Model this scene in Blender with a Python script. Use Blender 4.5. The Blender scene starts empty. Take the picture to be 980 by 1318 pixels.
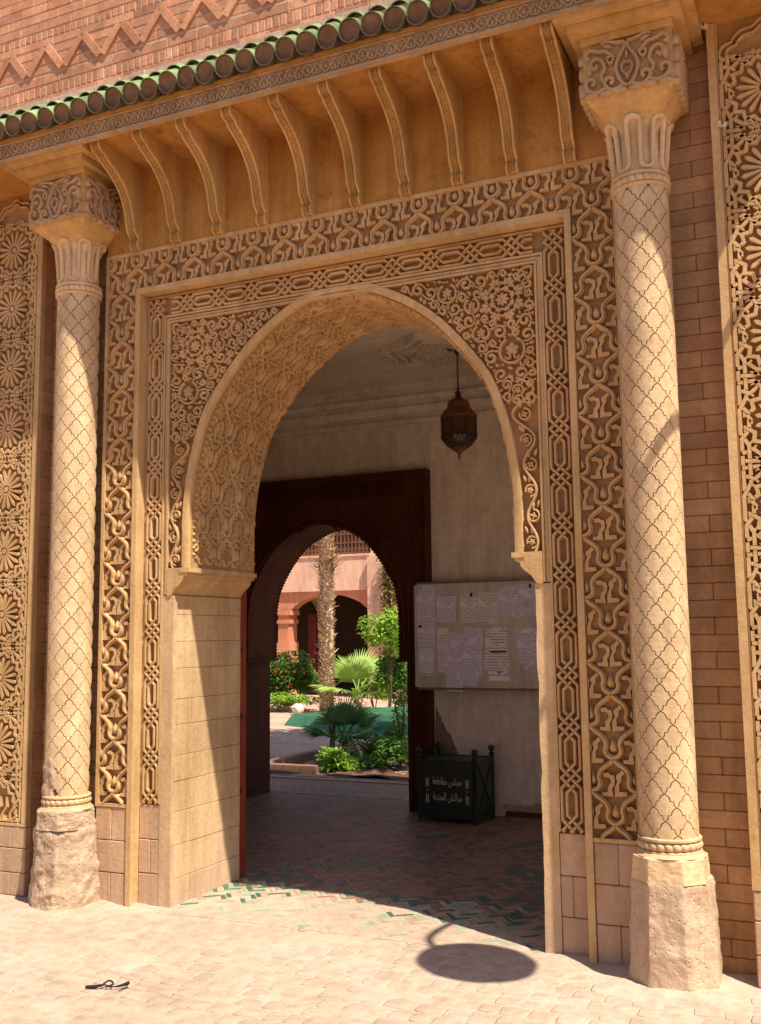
import bpy, bmesh, math, random
from mathutils import Vector, Matrix, noise
random.seed(7)
C = bpy.context.scene.collection
S = bpy.context.scene
# ---------------------------------------------------------------- camera, light, exposure
cam = bpy.data.objects.new('camera', bpy.data.cameras.new('camera')); C.objects.link(cam)
yaw, pitch, roll = -0.425039, 0.121318, -0.0119088
f = Vector((math.sin(yaw)*math.cos(pitch), math.cos(yaw)*math.cos(pitch), math.sin(pitch)))
r0 = Vector((math.cos(yaw), -math.sin(yaw), 0)); u0 = r0.cross(f)
r = r0*math.cos(roll)+u0*math.sin(roll); u = -r0*math.sin(roll)+u0*math.cos(roll)
cam.matrix_world = Matrix(((r.x, u.x, -f.x, 2.61475), (r.y, u.y, -f.y, -5.13124), (r.z, u.z, -f.z, 1.6), (0, 0, 0, 1)))
cam.data.sensor_fit = 'HORIZONTAL'; cam.data.sensor_width = 36; cam.data.lens = 36*1304.09/980
cam.data.clip_start = .05; cam.data.clip_end = 500
S.camera = cam
SUN = Vector((.892, -.452, 1.674)).normalized()
W = bpy.data.worlds.new('World'); S.world = W; W.use_nodes = True
nt = W.node_tree; bg = nt.nodes['Background']; sky = nt.nodes.new('ShaderNodeTexSky')
sky.sky_type = 'NISHITA'; sky.sun_disc = False
sky.sun_elevation = math.asin(SUN.z); sky.sun_rotation = math.atan2(SUN.x, SUN.y)
nt.links.new(sky.outputs[0], bg.inputs[0]); bg.inputs[1].default_value = .075
sl = bpy.data.lights.new('sun', 'SUN'); sl.energy = 3.9; sl.angle = math.radians(.5); sl.color = (1, .92, .76)
so = bpy.data.objects.new('sun', sl); C.objects.link(so); so.rotation_euler = SUN.to_track_quat('Z', 'Y').to_euler()
S.view_settings.view_transform = 'Standard'; S.view_settings.look = 'None'
S.view_settings.exposure = 1.08; S.view_settings.gamma = 1
S.cycles.max_bounces = 14; S.cycles.diffuse_bounces = 9
# ---------------------------------------------------------------- materials
def nmat(name, rough=.8, spec=.3):
    m = bpy.data.materials.new(name); m.use_nodes = True
    b = m.node_tree.nodes['Principled BSDF']; b.inputs['Roughness'].default_value = rough
    b.inputs['Specular IOR Level'].default_value = spec
    return m, m.node_tree, b
def N(t, ty, **k):
    n = t.nodes.new(ty)
    for a, v in k.items():
        if a.startswith('i_'): n.inputs[a[2:]].default_value = v
        else: setattr(n, a, v)
    return n
def mixc(t, fac, a, b, mode='MIX'):
    n = t.nodes.new('ShaderNodeMix'); n.data_type = 'RGBA'; n.blend_type = mode
    for s, v in ((0, fac), (6, a), (7, b)):
        if hasattr(v, 'is_linked'): t.links.new(v, n.inputs[s])
        elif s == 0: n.inputs[0].default_value = v
        else: n.inputs[s].default_value = (*v, 1)
    return n.outputs[2]
def noi(t, pos, scale, detail=5, rough=.6, lo=.35, hi=.65):
    n = N(t, 'ShaderNodeTexNoise'); n.inputs['Scale'].default_value = scale; n.inputs['Detail'].default_value = detail
    n.inputs['Roughness'].default_value = rough; t.links.new(pos, n.inputs['Vector'])
    mr = N(t, 'ShaderNodeMapRange'); mr.inputs[1].default_value = lo; mr.inputs[2].default_value = hi
    t.links.new(n.outputs[0], mr.inputs[0]); return mr.outputs[0], n.outputs[0]
def stone(name, c1, c2, c3=None, big=1.7, fine=38, bump=.35, rough=.85, spec=.2, pits=0, dist=.006, rnd=0, stain=.35, dusty=0):
    m, t, b = nmat(name, rough, spec)
    pos = N(t, 'ShaderNodeNewGeometry').outputs['Position']
    f1, _ = noi(t, pos, big, 6, .65, .38, .62)
    col = mixc(t, f1, c1, c2)
    if c3:
        f2, _ = noi(t, pos, big*2.7, 7, .7, .56, .70)
        g = N(t, 'ShaderNodeMath', operation='MULTIPLY'); t.links.new(f2, g.inputs[0]); g.inputs[1].default_value = stain
        col = mixc(t, g.outputs[0], col, c3)
    f3, raw = noi(t, pos, fine, 6, .7, .3, .7)
    col = mixc(t, f3, tuple(x*.86 for x in (1, 1, 1)), (1.06, 1.05, 1.04), 'MIX') if False else col
    g2 = mixc(t, f3, (.84, .83, .82), (1.08, 1.07, 1.06))
    mu = mixc(t, 1.0, col, g2, 'MULTIPLY')
    if rnd:
        oi = N(t, 'ShaderNodeObjectInfo')
        mr = N(t, 'ShaderNodeMapRange'); mr.inputs[3].default_value = 1-rnd; mr.inputs[4].default_value = 1+rnd
        t.links.new(oi.outputs['Random'], mr.inputs[0])
        cb = N(t, 'ShaderNodeCombineColor'); [t.links.new(mr.outputs[0], cb.inputs[i]) for i in range(3)]
        mu = mixc(t, 1.0, mu, cb.outputs[0], 'MULTIPLY')
    if dusty:   # settled pale dust and rising damp: a band of dirt near the paving
        sp = N(t, 'ShaderNodeSeparateXYZ'); t.links.new(pos, sp.inputs[0])
        _, nz = noi(t, pos, 4, 5)
        ad = N(t, 'ShaderNodeMath', operation='MULTIPLY_ADD'); t.links.new(nz, ad.inputs[0]); ad.inputs[1].default_value = .7; t.links.new(sp.outputs[2], ad.inputs[2])
        mr = N(t, 'ShaderNodeMapRange'); mr.inputs[1].default_value = .25+dusty; mr.inputs[2].default_value = .75+dusty; mr.inputs[3].default_value = .75; mr.inputs[4].default_value = 0
        t.links.new(ad.outputs[0], mr.inputs[0])
        mu = mixc(t, mr.outputs[0], mu, (.50, .34, .26))
    # run-off streaks and handling grime: long upright blotches plus a broad uneven tone
    mp_ = N(t, 'ShaderNodeMapping'); mp_.inputs['Scale'].default_value = (7, 7, .9); t.links.new(pos, mp_.inputs[0])
    s1, _ = noi(t, mp_.outputs[0], 1.6, 5, .65, .42, .72); s2, _ = noi(t, pos, .9, 4, .6, .38, .62)
    mu = mixc(t, 1.0, mu, mixc(t, s1, (1.05, 1.05, 1.05), (.80, .77, .73)), 'MULTIPLY')
    mu = mixc(t, 1.0, mu, mixc(t, s2, (.93, .92, .90), (1.06, 1.05, 1.04)), 'MULTIPLY')
    t.links.new(mu, b.inputs['Base Color'])
    h = raw
    if pits:
        v = N(t, 'ShaderNodeTexVoronoi'); v.inputs['Scale'].default_value = pits; t.links.new(pos, v.inputs['Vector'])
        mr = N(t, 'ShaderNodeMapRange'); mr.inputs[1].default_value = .0; mr.inputs[2].default_value = .25; t.links.new(v.outputs[0], mr.inputs[0])
        ad = N(t, 'ShaderNodeMath', operation='MULTIPLY_ADD'); t.links.new(mr.outputs[0], ad.inputs[0]); ad.inputs[1].default_value = .6; t.links.new(raw, ad.inputs[2]); h = ad.outputs[0]
    bp = N(t, 'ShaderNodeBump'); bp.inputs['Strength'].default_value = bump; bp.inputs['Distance'].default_value = dist
    t.links.new(h, bp.inputs['Height']); t.links.new(bp.outputs[0], b.inputs['Normal'])
    return m
M = {}
M['carve'] = stone('carved_stucco', (.50, .315, .145), (.60, .395, .20), (.38, .225, .11), big=2.6, bump=.7, rnd=.03, stain=.5, pits=70, dist=.004)
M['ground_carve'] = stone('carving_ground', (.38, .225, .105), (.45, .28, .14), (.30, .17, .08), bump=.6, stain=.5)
M['arch'] = stone('arch_stucco', (.52, .335, .155), (.60, .405, .205), (.40, .25, .12), big=2.4, bump=.6, stain=.5)
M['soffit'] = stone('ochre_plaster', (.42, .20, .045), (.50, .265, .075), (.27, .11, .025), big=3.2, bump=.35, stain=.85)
M['bracket'] = stone('ochre_bracket', (.50, .30, .105), (.57, .365, .15), (.34, .18, .06), bump=.4, rnd=.05)
M['fascia'] = stone('fascia_carving', (.42, .275, .155), (.50, .34, .20), (.32, .20, .12), big=4, bump=.4)
M['column'] = stone('column_tile', (.57, .405, .235), (.67, .495, .30), (.50, .325, .21), big=2.2, bump=.5, rough=.55, rnd=.08, stain=.75)
M['joint'] = stone('dark_joint', (.11, .058, .030), (.15, .08, .042), bump=.3)
M['block'] = stone('dressed_block', (.47, .31, .19), (.54, .37, .235), (.56, .42, .32), big=3, bump=.6, rnd=.07, stain=.5, dusty=.02, pits=40)
M['jamb'] = stone('jamb_block', (.54, .365, .195), (.62, .44, .255), (.44, .285, .165), big=2.4, bump=.7, rnd=.05, dist=.005, dusty=.01, stain=.6, pits=55)
M['mortar'] = stone('block_mortar', (.30, .18, .11), (.36, .23, .14), bump=.4)
M['recess_brick'] = stone('recess_brick', (.40, .225, .11), (.50, .30, .155), (.52, .36, .24), big=3, bump=.6, rnd=.15, stain=.6)
M['plinth'] = stone('weathered_plinth', (.47, .335, .235), (.55, .405, .29), (.62, .51, .42), big=3.5, fine=45, bump=.8, pits=34, dist=.010, stain=.75)
M['brick'] = stone('red_brick', (.47, .215, .12), (.56, .29, .175), (.36, .155, .09), big=6, bump=.6, rnd=.22, stain=.7)
M['brick_mortar'] = stone('brick_mortar', (.52, .36, .27), (.60, .44, .34), bump=.6)
M['clay'] = stone('tile_clay', (.20, .115, .075), (.26, .155, .10), (.13, .09, .06), big=9, bump=.6)
M['claylip'] = stone('fired_clay_lip', (.15, .115, .07), (.20, .15, .095), (.11, .10, .055), big=9, bump=.5)
M['green'] = stone('green_glaze', (.13, .20, .075), (.20, .28, .125), (.34, .34, .24), big=7, fine=30, bump=.35, rough=.5, spec=.35, rnd=.3, stain=.95)
M['underglaze'] = stone('dark_green_glaze', (.085, .095, .045), (.13, .125, .07), (.16, .12, .08), big=9, bump=.3, rough=.5)
M['plaster'] = stone('room_plaster', (.66, .61, .525), (.72, .67, .585), (.55, .48, .38), big=1.6, fine=14, bump=.3, stain=.6)
M['ceiling'] = stone('ceiling_plaster', (.62, .56, .46), (.66, .60, .50), big=1, bump=.15)
M['portal'] = stone('dark_red_carving', (.075, .022, .010), (.10, .032, .014), (.05, .017, .008), big=3, bump=.4, rough=.75, spec=.12)
M['redwood'] = stone('red_painted_wood', (.24, .035, .015), (.30, .05, .02), (.16, .03, .02), big=5, bump=.3, rough=.45, spec=.4)
M['skirt'] = stone('dark_red_skirting', (.13, .02, .02), (.16, .03, .025), bump=.3, rough=.5)
M['paver'] = stone('pink_paver', (.42, .315, .25), (.47, .355, .285), (.37, .265, .21), big=2.6, fine=22, bump=.8, rnd=.07, stain=.8)
M['sand'] = stone('dust_joint', (.46, .355, .285), (.50, .39, .315), (.40, .295, .23), big=2, fine=60, bump=.7)
M['terra'] = stone('terracotta_floor', (.27, .15, .10), (.33, .19, .13), (.20, .125, .09), big=3, bump=.3, rough=.5, spec=.3)
M['terra2'] = stone('dark_floor_brick', (.18, .11, .08), (.23, .14, .10), big=3, bump=.3, rough=.5, spec=.3)
M['fgreen'] = stone('green_floor_brick', (.045, .115, .08), (.065, .15, .105), (.18, .16, .11), big=4, bump=.2, rough=.45, spec=.35)
M['dustterra'] = stone('dusty_terracotta_brick', (.36, .235, .17), (.42, .29, .22), (.46, .34, .26), big=6, bump=.25, stain=.8)
M['grout'] = stone('floor_grout', (.24, .15, .11), (.30, .19, .14), bump=.3)
M['dustgreen'] = stone('dusty_green_brick', (.22, .31, .22), (.38, .36, .27), (.44, .35, .27), big=7, bump=.2, stain=.8)
M['dustpink'] = stone('dusty_threshold_brick', (.43, .32, .25), (.48, .365, .29), (.40, .28, .21), big=5, bump=.3)
M['iron'] = stone('dark_iron', (.020, .012, .009), (.035, .02, .014), (.06, .025, .012), big=20, bump=.4, rough=.5, spec=.5)
M['rust'] = stone('rusty_copper', (.12, .042, .018), (.17, .06, .028), (.06, .03, .018), big=18, bump=.5, rough=.5, spec=.5)
M['bin'] = stone('dark_green_paint', (.010, .026, .019), (.016, .036, .027), (.05, .045, .03), big=6, bump=.15, rough=.38, spec=.5)
M['bintop'] = stone('green_bin_top', (.03, .085, .055), (.045, .11, .07), (.08, .08, .05), big=6, bump=.15, rough=.45)
M['letters'] = stone('white_lettering', (.62, .60, .55), (.70, .68, .62), (.40, .38, .33), big=30, bump=.1)
M['board'] = stone('white_board', (.55, .545, .48), (.59, .585, .52), (.48, .46, .37), big=3, bump=.05, rough=.4)
M['alu'] = stone('grey_aluminium', (.16, .16, .17), (.20, .20, .21), bump=.1, rough=.4)
M['terrawall'] = stone('salmon_render', (.60, .245, .14), (.64, .28, .165), (.55, .22, .13), big=1, bump=.2)
M['terrapale'] = stone('pale_salmon_render', (.74, .45, .32), (.78, .49, .36), bump=.2)
M['dark_fill'] = stone('dark_doorway', (.035, .017, .01), (.05, .025, .014), bump=.2)
M['cream'] = stone('cream_render', (.50, .42, .22), (.55, .47, .27), bump=.2)
M['lattice'] = stone('brown_lattice_wood', (.17, .07, .04), (.22, .10, .06), bump=.2)
M['soil'] = stone('bare_soil', (.14, .07, .045), (.20, .11, .075), (.26, .16, .10), big=6, bump=.9, dist=.03)
M['court'] = stone('courtyard_paving', (.46, .30, .23), (.54, .37, .29), (.42, .25, .19), big=1.2, bump=.4)
M['pool'] = stone('green_pool_tile', (.045, .16, .085), (.065, .21, .12), (.13, .28, .18), big=4, bump=.1, rough=.3, spec=.4)
M['poolpale'] = stone('pale_pool_tile', (.50, .55, .42), (.58, .60, .48), bump=.1, rough=.4)
M['bark'] = stone('dry_leaf_base', (.50, .35, .23), (.66, .50, .36), (.30, .17, .09), big=12, bump=.6, stain=.8)
M['stem'] = stone('brown_stem', (.12, .08, .05), (.17, .12, .07), bump=.5)
def leafm(name, c1, c2, sc=3):
    m, t, b = nmat(name, .55, .35)
    pos = N(t, 'ShaderNodeNewGeometry').outputs['Position']
    f1, _ = noi(t, pos, sc, 4, .6)
    t.links.new(mixc(t, f1, c1, c2), b.inputs['Base Color'])
    tr = N(t, 'ShaderNodeBsdfTranslucent'); t.links.new(mixc(t, f1, tuple(x*1.3 for x in c1), tuple(x*1.3 for x in c2)), tr.inputs[0])
    ms = N(t, 'ShaderNodeMixShader'); ms.inputs[0].default_value = .35
    t.links.new(b.outputs[0], ms.inputs[1]); t.links.new(tr.outputs[0], ms.inputs[2])
    t.links.new(ms.outputs[0], t.nodes['Material Output'].inputs[0]); return m
M['leaf'] = leafm('bright_leaf', (.20, .36, .03), (.36, .52, .08), 6)
M['leafdark'] = leafm('mid_leaf', (.055, .15, .022), (.17, .31, .05), 9)
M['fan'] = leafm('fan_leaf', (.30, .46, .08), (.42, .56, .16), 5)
M['fandark'] = leafm('shade_toned_fan_leaf', (.05, .13, .03), (.10, .21, .05), 5)  # darker copy of the fan leaf, courtyard shade put into its colour
M['vine'] = leafm('dry_vine_leaf', (.16, .14, .03), (.30, .22, .07), 9)
M['petal'] = leafm('red_petal', (.55, .03, .02), (.70, .06, .04), 9)
def flat(name, c, rough=.6, spec=.3):
    m, t, b = nmat(name, rough, spec); b.inputs['Base Color'].default_value = (*c, 1); return m
M['plastic'] = stone('chipped_white_paint', (.62, .58, .48), (.68, .64, .54), (.35, .30, .20), big=60, bump=.3)
M['blue'] = stone('blue_plastic', (.03, .07, .30), (.04, .09, .36), bump=.05, rough=.4)
M['red'] = stone('red_plastic', (.40, .02, .02), (.46, .03, .03), bump=.05, rough=.4)
M['black'] = stone('black_cloth_strip', (.015, .014, .02), (.03, .028, .035), bump=.3)
def glassm():
    m, t, b = nmat('amber_glass', .15, .5); b.inputs['Base Color'].default_value = (.10, .055, .03, 1)
    b.inputs['Transmission Weight'].default_value = .35; return m
M['glass'] = glassm()
def paperm(name, tint, dens, seed):
    m, t, b = nmat(name, .8, .2)
    co = N(t, 'ShaderNodeTexCoord').outputs['Object']
    sp = N(t, 'ShaderNodeSeparateXYZ'); t.links.new(co, sp.inputs[0])
    # printed lines: rows in z, broken up along x by noise
    a = N(t, 'ShaderNodeMath', operation='MULTIPLY'); t.links.new(sp.outputs[2], a.inputs[0]); a.inputs[1].default_value = dens
    fr = N(t, 'ShaderNodeMath', operation='FRACT'); t.links.new(a.outputs[0], fr.inputs[0])
    lt = N(t, 'ShaderNodeMath', operation='LESS_THAN'); t.links.new(fr.outputs[0], lt.inputs[0]); lt.inputs[1].default_value = .42
    mp = N(t, 'ShaderNodeMapping'); mp.inputs['Scale'].default_value = (160, 1, dens*1.01); mp.inputs['Location'].default_value = (seed, 0, seed); t.links.new(co, mp.inputs[0])
    n = N(t, 'ShaderNodeTexNoise'); n.inputs['Scale'].default_value = 1; t.links.new(mp.outputs[0], n.inputs['Vector'])
    gt = N(t, 'ShaderNodeMath', operation='GREATER_THAN'); t.links.new(n.outputs[0], gt.inputs[0]); gt.inputs[1].default_value = .46
    n2 = N(t, 'ShaderNodeTexNoise'); n2.inputs['Scale'].default_value = 9; t.links.new(co, n2.inputs['Vector'])
    gt2 = N(t, 'ShaderNodeMath', operation='GREATER_THAN'); t.links.new(n2.outputs[0], gt2.inputs[0]); gt2.inputs[1].default_value = .44
    mm = N(t, 'ShaderNodeMath', operation='MULTIPLY'); t.links.new(lt.outputs[0], mm.inputs[0]); t.links.new(gt.outputs[0], mm.inputs[1])
    m3 = N(t, 'ShaderNodeMath', operation='MULTIPLY'); t.links.new(mm.outputs[0], m3.inputs[0]); t.links.new(gt2.outputs[0], m3.inputs[1])
    m4 = N(t, 'ShaderNodeMath', operation='MULTIPLY'); t.links.new(m3.outputs[0], m4.inputs[0]); m4.inputs[1].default_value = .75
    t.links.new(mixc(t, m4.outputs[0], tint, (.12, .11, .14)), b.inputs['Base Color']); return m
# ---------------------------------------------------------------- mesh helpers
class MB:
    def __init__(s): s.v = []; s.f = []; s.m = []
    def add(s, vs, fs, mi=0):
        o = len(s.v); s.v += [tuple(p) for p in vs]; s.f += [tuple(i+o for i in q) for q in fs]; s.m += [mi]*len(fs)
    def box(s, x0, y0, z0, x1, y1, z1, mi=0):
        s.add([(x0,y0,z0),(x1,y0,z0),(x1,y1,z0),(x0,y1,z0),(x0,y0,z1),(x1,y0,z1),(x1,y1,z1),(x0,y1,z1)],
              [(0,3,2,1),(4,5,6,7),(0,1,5,4),(1,2,6,5),(2,3,7,6),(3,0,4,7)], mi)
    def prism(s, poly, a, b, axis='y', mi=0, cap=True):
        n = len(poly)
        def P(p, t): return {'y': (p[0], t, p[1]), 'x': (t, p[0], p[1]), 'z': (p[0], p[1], t)}[axis]
        vs = [P(p, a) for p in poly]+[P(p, b) for p in poly]
        fs = [(i, (i+1) % n, (i+1) % n+n, i+n) for i in range(n)]
        if cap: fs += [tuple(range(n))[::-1], tuple(range(n, 2*n))]
        s.add(vs, fs, mi)
    def lathe(s, prof, cx, cy, n=32, a0=0, a1=2*math.pi, mi=0, cap=False):
        full = abs(a1-a0-2*math.pi) < 1e-6; k = n if full else n+1; o = []
        for rr, z in prof:
            for i in range(k):
                a = a0+(a1-a0)*i/n; o.append((cx+rr*math.cos(a), cy+rr*math.sin(a), z))
        fs = []
        for j in range(len(prof)-1):
            for i in range(n):
                i2 = (i+1) % k if full else i+1
                fs.append((j*k+i, j*k+i2, (j+1)*k+i2, (j+1)*k+i))
        if cap: fs += [tuple(range(k))[::-1], tuple(range((len(prof)-1)*k, len(prof)*k))]
        s.add(o, fs, mi)
    def tube(s, pts, rad, n=8, mi=0, closed=False):
        P = [Vector(p) for p in pts]; k = len(P); o = []
        up = Vector((0, 0, 1))
        for i, p in enumerate(P):
            d = (P[min(i+1, k-1)]-P[max(i-1, 0)]); d = d.normalized() if d.length > 1e-9 else up
            ref = up if abs(d.z) < .9 else Vector((1, 0, 0))
            a = d.cross(ref).normalized(); b = a.cross(d)
            rr = rad(i/(k-1)) if callable(rad) else rad
            for j in range(n):
                t = 2*math.pi*j/n; o.append(p+a*math.cos(t)*rr+b*math.sin(t)*rr)
        fs = [(i*n+j, i*n+(j+1) % n, (i+1)*n+(j+1) % n, (i+1)*n+j) for i in range(k-1) for j in range(n)]
        fs += [tuple(range(n))[::-1], tuple(range((k-1)*n, k*n))]
        s.add(o, fs, mi)
    def ribbon(s, pts, w, h, mp, closed=False, mi=0, prof=None, base=0):
        """strand of stucco standing proud of its ground; w may be a function of 0..1"""
        q = [pts[0]]
        for p in pts[1:]:
            if math.hypot(p[0]-q[-1][0], p[1]-q[-1][1]) > 1e-5: q.append(p)
        if closed and math.hypot(q[0][0]-q[-1][0], q[0][1]-q[-1][1]) < 1e-5: q.pop()
        n = len(q)
        if n < 2: return
        prof = prof or ((-.5, 0), (-.40, .75), (-.16, 1), (.16, 1), (.40, .75), (.5, 0))
        K = len(prof); o = []
        for i in range(n):
            a = q[i-1] if (i > 0 or closed) else None; b = q[(i+1) % n] if (i < n-1 or closed) else None
            p = q[i]
            def un(x, y):
                l = math.hypot(x, y) or 1; return x/l, y/l
            if a and b:
                d1 = un(p[0]-a[0], p[1]-a[1]); d2 = un(b[0]-p[0], b[1]-p[1])
                t = un(d1[0]+d2[0], d1[1]+d2[1])
                c = max(.45, t[0]*d1[0]+t[1]*d1[1]); sc = 1/c
            else:
                t = un(b[0]-p[0], b[1]-p[1]) if b else un(p[0]-a[0], p[1]-a[1]); sc = 1
            nx, ny = -t[1], t[0]; ww = w(i/(n-1)) if callable(w) else w
            for k, (ou, oh) in enumerate(prof):
                # keep the hat of the strand narrow where the strand tapers away
                o.append(mp(p[0]+nx*ou*ww*sc, p[1]+ny*ou*ww*sc, base+oh*h))
        fs = []
        for i in range(n if closed else n-1):
            j = (i+1) % n
            for k in range(K-1): fs.append((i*K+k, j*K+k, j*K+k+1, i*K+k+1))
        if not closed: fs += [tuple(range(K)), tuple((n-1)*K+k for k in range(K))[::-1]]
        s.add(o, fs, mi)
    def plate(s, out, h, mp, mi=0):
        n = len(out); s.add([mp(a, b, 0) for a, b in out]+[mp(a, b, h) for a, b in out], [(i, (i+1) % n, (i+1) % n+n, i+n) for i in range(n)]+[tuple(range(n, 2*n))], mi)
    def dome(s, out, h, mp, lv=((1, 0), (.86, .7), (.5, 1)), c=None, mi=0, base=0):
        n = len(out); cx = c[0] if c else sum(p[0] for p in out)/n; cy = c[1] if c else sum(p[1] for p in out)/n
        o = []
        for sc, hh in lv:
            for p in out: o.append(mp(cx+(p[0]-cx)*sc, cy+(p[1]-cy)*sc, base+hh*h))
        o.append(mp(cx, cy, base+h*lv[-1][1]*1.02)); fs = []
        for l in range(len(lv)-1):
            for i in range(n):
                j = (i+1) % n; fs.append((l*n+i, l*n+j, (l+1)*n+j, (l+1)*n+i))
        L = (len(lv)-1)*n
        for i in range(n): fs.append((L+i, L+(i+1) % n, len(lv)*n))
        s.add(o, fs, mi)
    def mesh(s, name, mats, smooth=None):
        me = bpy.data.meshes.new(name); me.from_pydata(s.v, [], s.f)
        for m in (mats if isinstance(mats, (list, tuple)) else [mats]): me.materials.append(M[m] if isinstance(m, str) else m)
        if any(s.m): me.polygons.foreach_set('material_index', s.m)
        me.update()
        bm = bmesh.new(); bm.from_mesh(me); bmesh.ops.recalc_face_normals(bm, faces=bm.faces); bm.to_mesh(me); bm.free()
        if smooth is not None:
            me.polygons.foreach_set('use_smooth', [True]*len(me.polygons)); me.set_sharp_from_angle(angle=math.radians(smooth))
        return me
def link(name, me, parent=None, loc=(0, 0, 0), rot=(0, 0, 0), scale=None, label=None, cat=None, group=None, kind=None):
    o = bpy.data.objects.new(name, me); C.objects.link(o); o.location = loc; o.rotation_euler = rot
    if scale: o.scale = scale
    if parent: o.parent = parent
    if label: o['label'] = label
    if cat: o['category'] = cat
    if group: o['group'] = group
    if kind: o['kind'] = kind
    return o
def obj(name, mb, mats, parent=None, smooth=None, **k): return link(name, mb.mesh(name, mats, smooth), parent, **k)
def thing(name, label, cat, loc=(0, 0, 0), group=None): 
    return link(name, None, None, loc, label=label, cat=cat, group=group)
_bc = {}
def block(parent, x0, y0, z0, x1, y1, z1, mat, name='stone_block', bev=.004, front='y-', jit=.0):
    """chamfered block, mesh data shared between blocks of one size"""
    dx, dy, dz = x1-x0, y1-y0, z1-z0; key = (round(dx, 4), round(dy, 4), round(dz, 4), mat, bev)
    if key not in _bc:
        mb = MB(); a, b, c = dx/2, dy/2, dz/2; e = min(bev, a*.4, b*.4, c*.4)
        v = []
        for sx in (-1, 1):
            for sy in (-1, 1):
                for sz in (-1, 1):
                    v += [(sx*a, sy*(b-e), sz*(c-e)), (sx*(a-e), sy*b, sz*(c-e)), (sx*(a-e), sy*(b-e), sz*c)]
        bm = bmesh.new(); bv = [bm.verts.new(p) for p in v]; bmesh.ops.convex_hull(bm, input=bv)
        bmesh.ops.dissolve_limit(bm, angle_limit=.01, verts=bm.verts, edges=bm.edges)
        me = bpy.data.meshes.new(name); bm.to_mesh(me); bm.free(); me.materials.append(M[mat]); _bc[key] = me
    j = random.uniform(-jit, jit)
    return link(name, _bc[key], parent, ((x0+x1)/2, (y0+y1)/2+(j if front[0] == 'y' else 0), (z0+z1)/2)) if front[0] == 'y' else \
        link(name, _bc[key], parent, ((x0+x1)/2+j, (y0+y1)/2, (z0+z1)/2))
def catmull(P, k=6, closed=False):
    out = []; n = len(P)
    for i in range(n if closed else n-1):
        g = (lambda j: P[j % n]) if closed else (lambda j: P[max(0, min(n-1, j))])
        p0, p1, p2, p3 = g(i-1), g(i), g(i+1), g(i+2)
        for j in range(k):
            t = j/k
            out.append(tuple(.5*((2*p1[d])+(-p0[d]+p2[d])*t+(2*p0[d]-5*p1[d]+4*p2[d]-p3[d])*t*t+(-p0[d]+3*p1[d]-3*p2[d]+p3[d])*t**3) for d in range(len(p1))))
    if not closed: out.append(tuple(P[-1]))
    return out
def clipseg(pts, x0, z0, x1, z1):
    """cut a polyline to a rectangle: the list of pieces inside"""
    res = []; cur = []
    for a, b in zip(pts, pts[1:]):
        t0, t1 = 0., 1.; dx, dz = b[0]-a[0], b[1]-a[1]; ok = True
        for p, q in ((-dx, a[0]-x0), (dx, x1-a[0]), (-dz, a[1]-z0), (dz, z1-a[1])):
            if abs(p) < 1e-12:
                if q < 0: ok = False
            else:
                rr = q/p
                if p < 0: t0 = max(t0, rr)
                else: t1 = min(t1, rr)
        if not ok or t0 >= t1:
            if len(cur) > 1: res.append(cur)
            cur = []; continue
        A = (a[0]+dx*t0, a[1]+dz*t0); B = (a[0]+dx*t1, a[1]+dz*t1)
        if t0 > 1e-9 or not cur:
            if len(cur) > 1: res.append(cur)
            cur = [A]
        cur.append(B)
        if t1 < 1-1e-9: res.append(cur); cur = []
    if len(cur) > 1: res.append(cur)
    return res
def clippoly(P, x0, z0, x1, z1):
    for ax, lim, sg in ((0, x0, 1), (0, x1, -1), (1, z0, 1), (1, z1, -1)):
        out = []
        for i in range(len(P)):
            a, b = P[i-1], P[i]; da, db = sg*(a[ax]-lim), sg*(b[ax]-lim)
            if (da >= 0) != (db >= 0):
                t = da/(da-db); out.append((a[0]+(b[0]-a[0])*t, a[1]+(b[1]-a[1])*t))
            if db >= 0: out.append(b)
        P = out
        if len(P) < 3: return []
    return P
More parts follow.
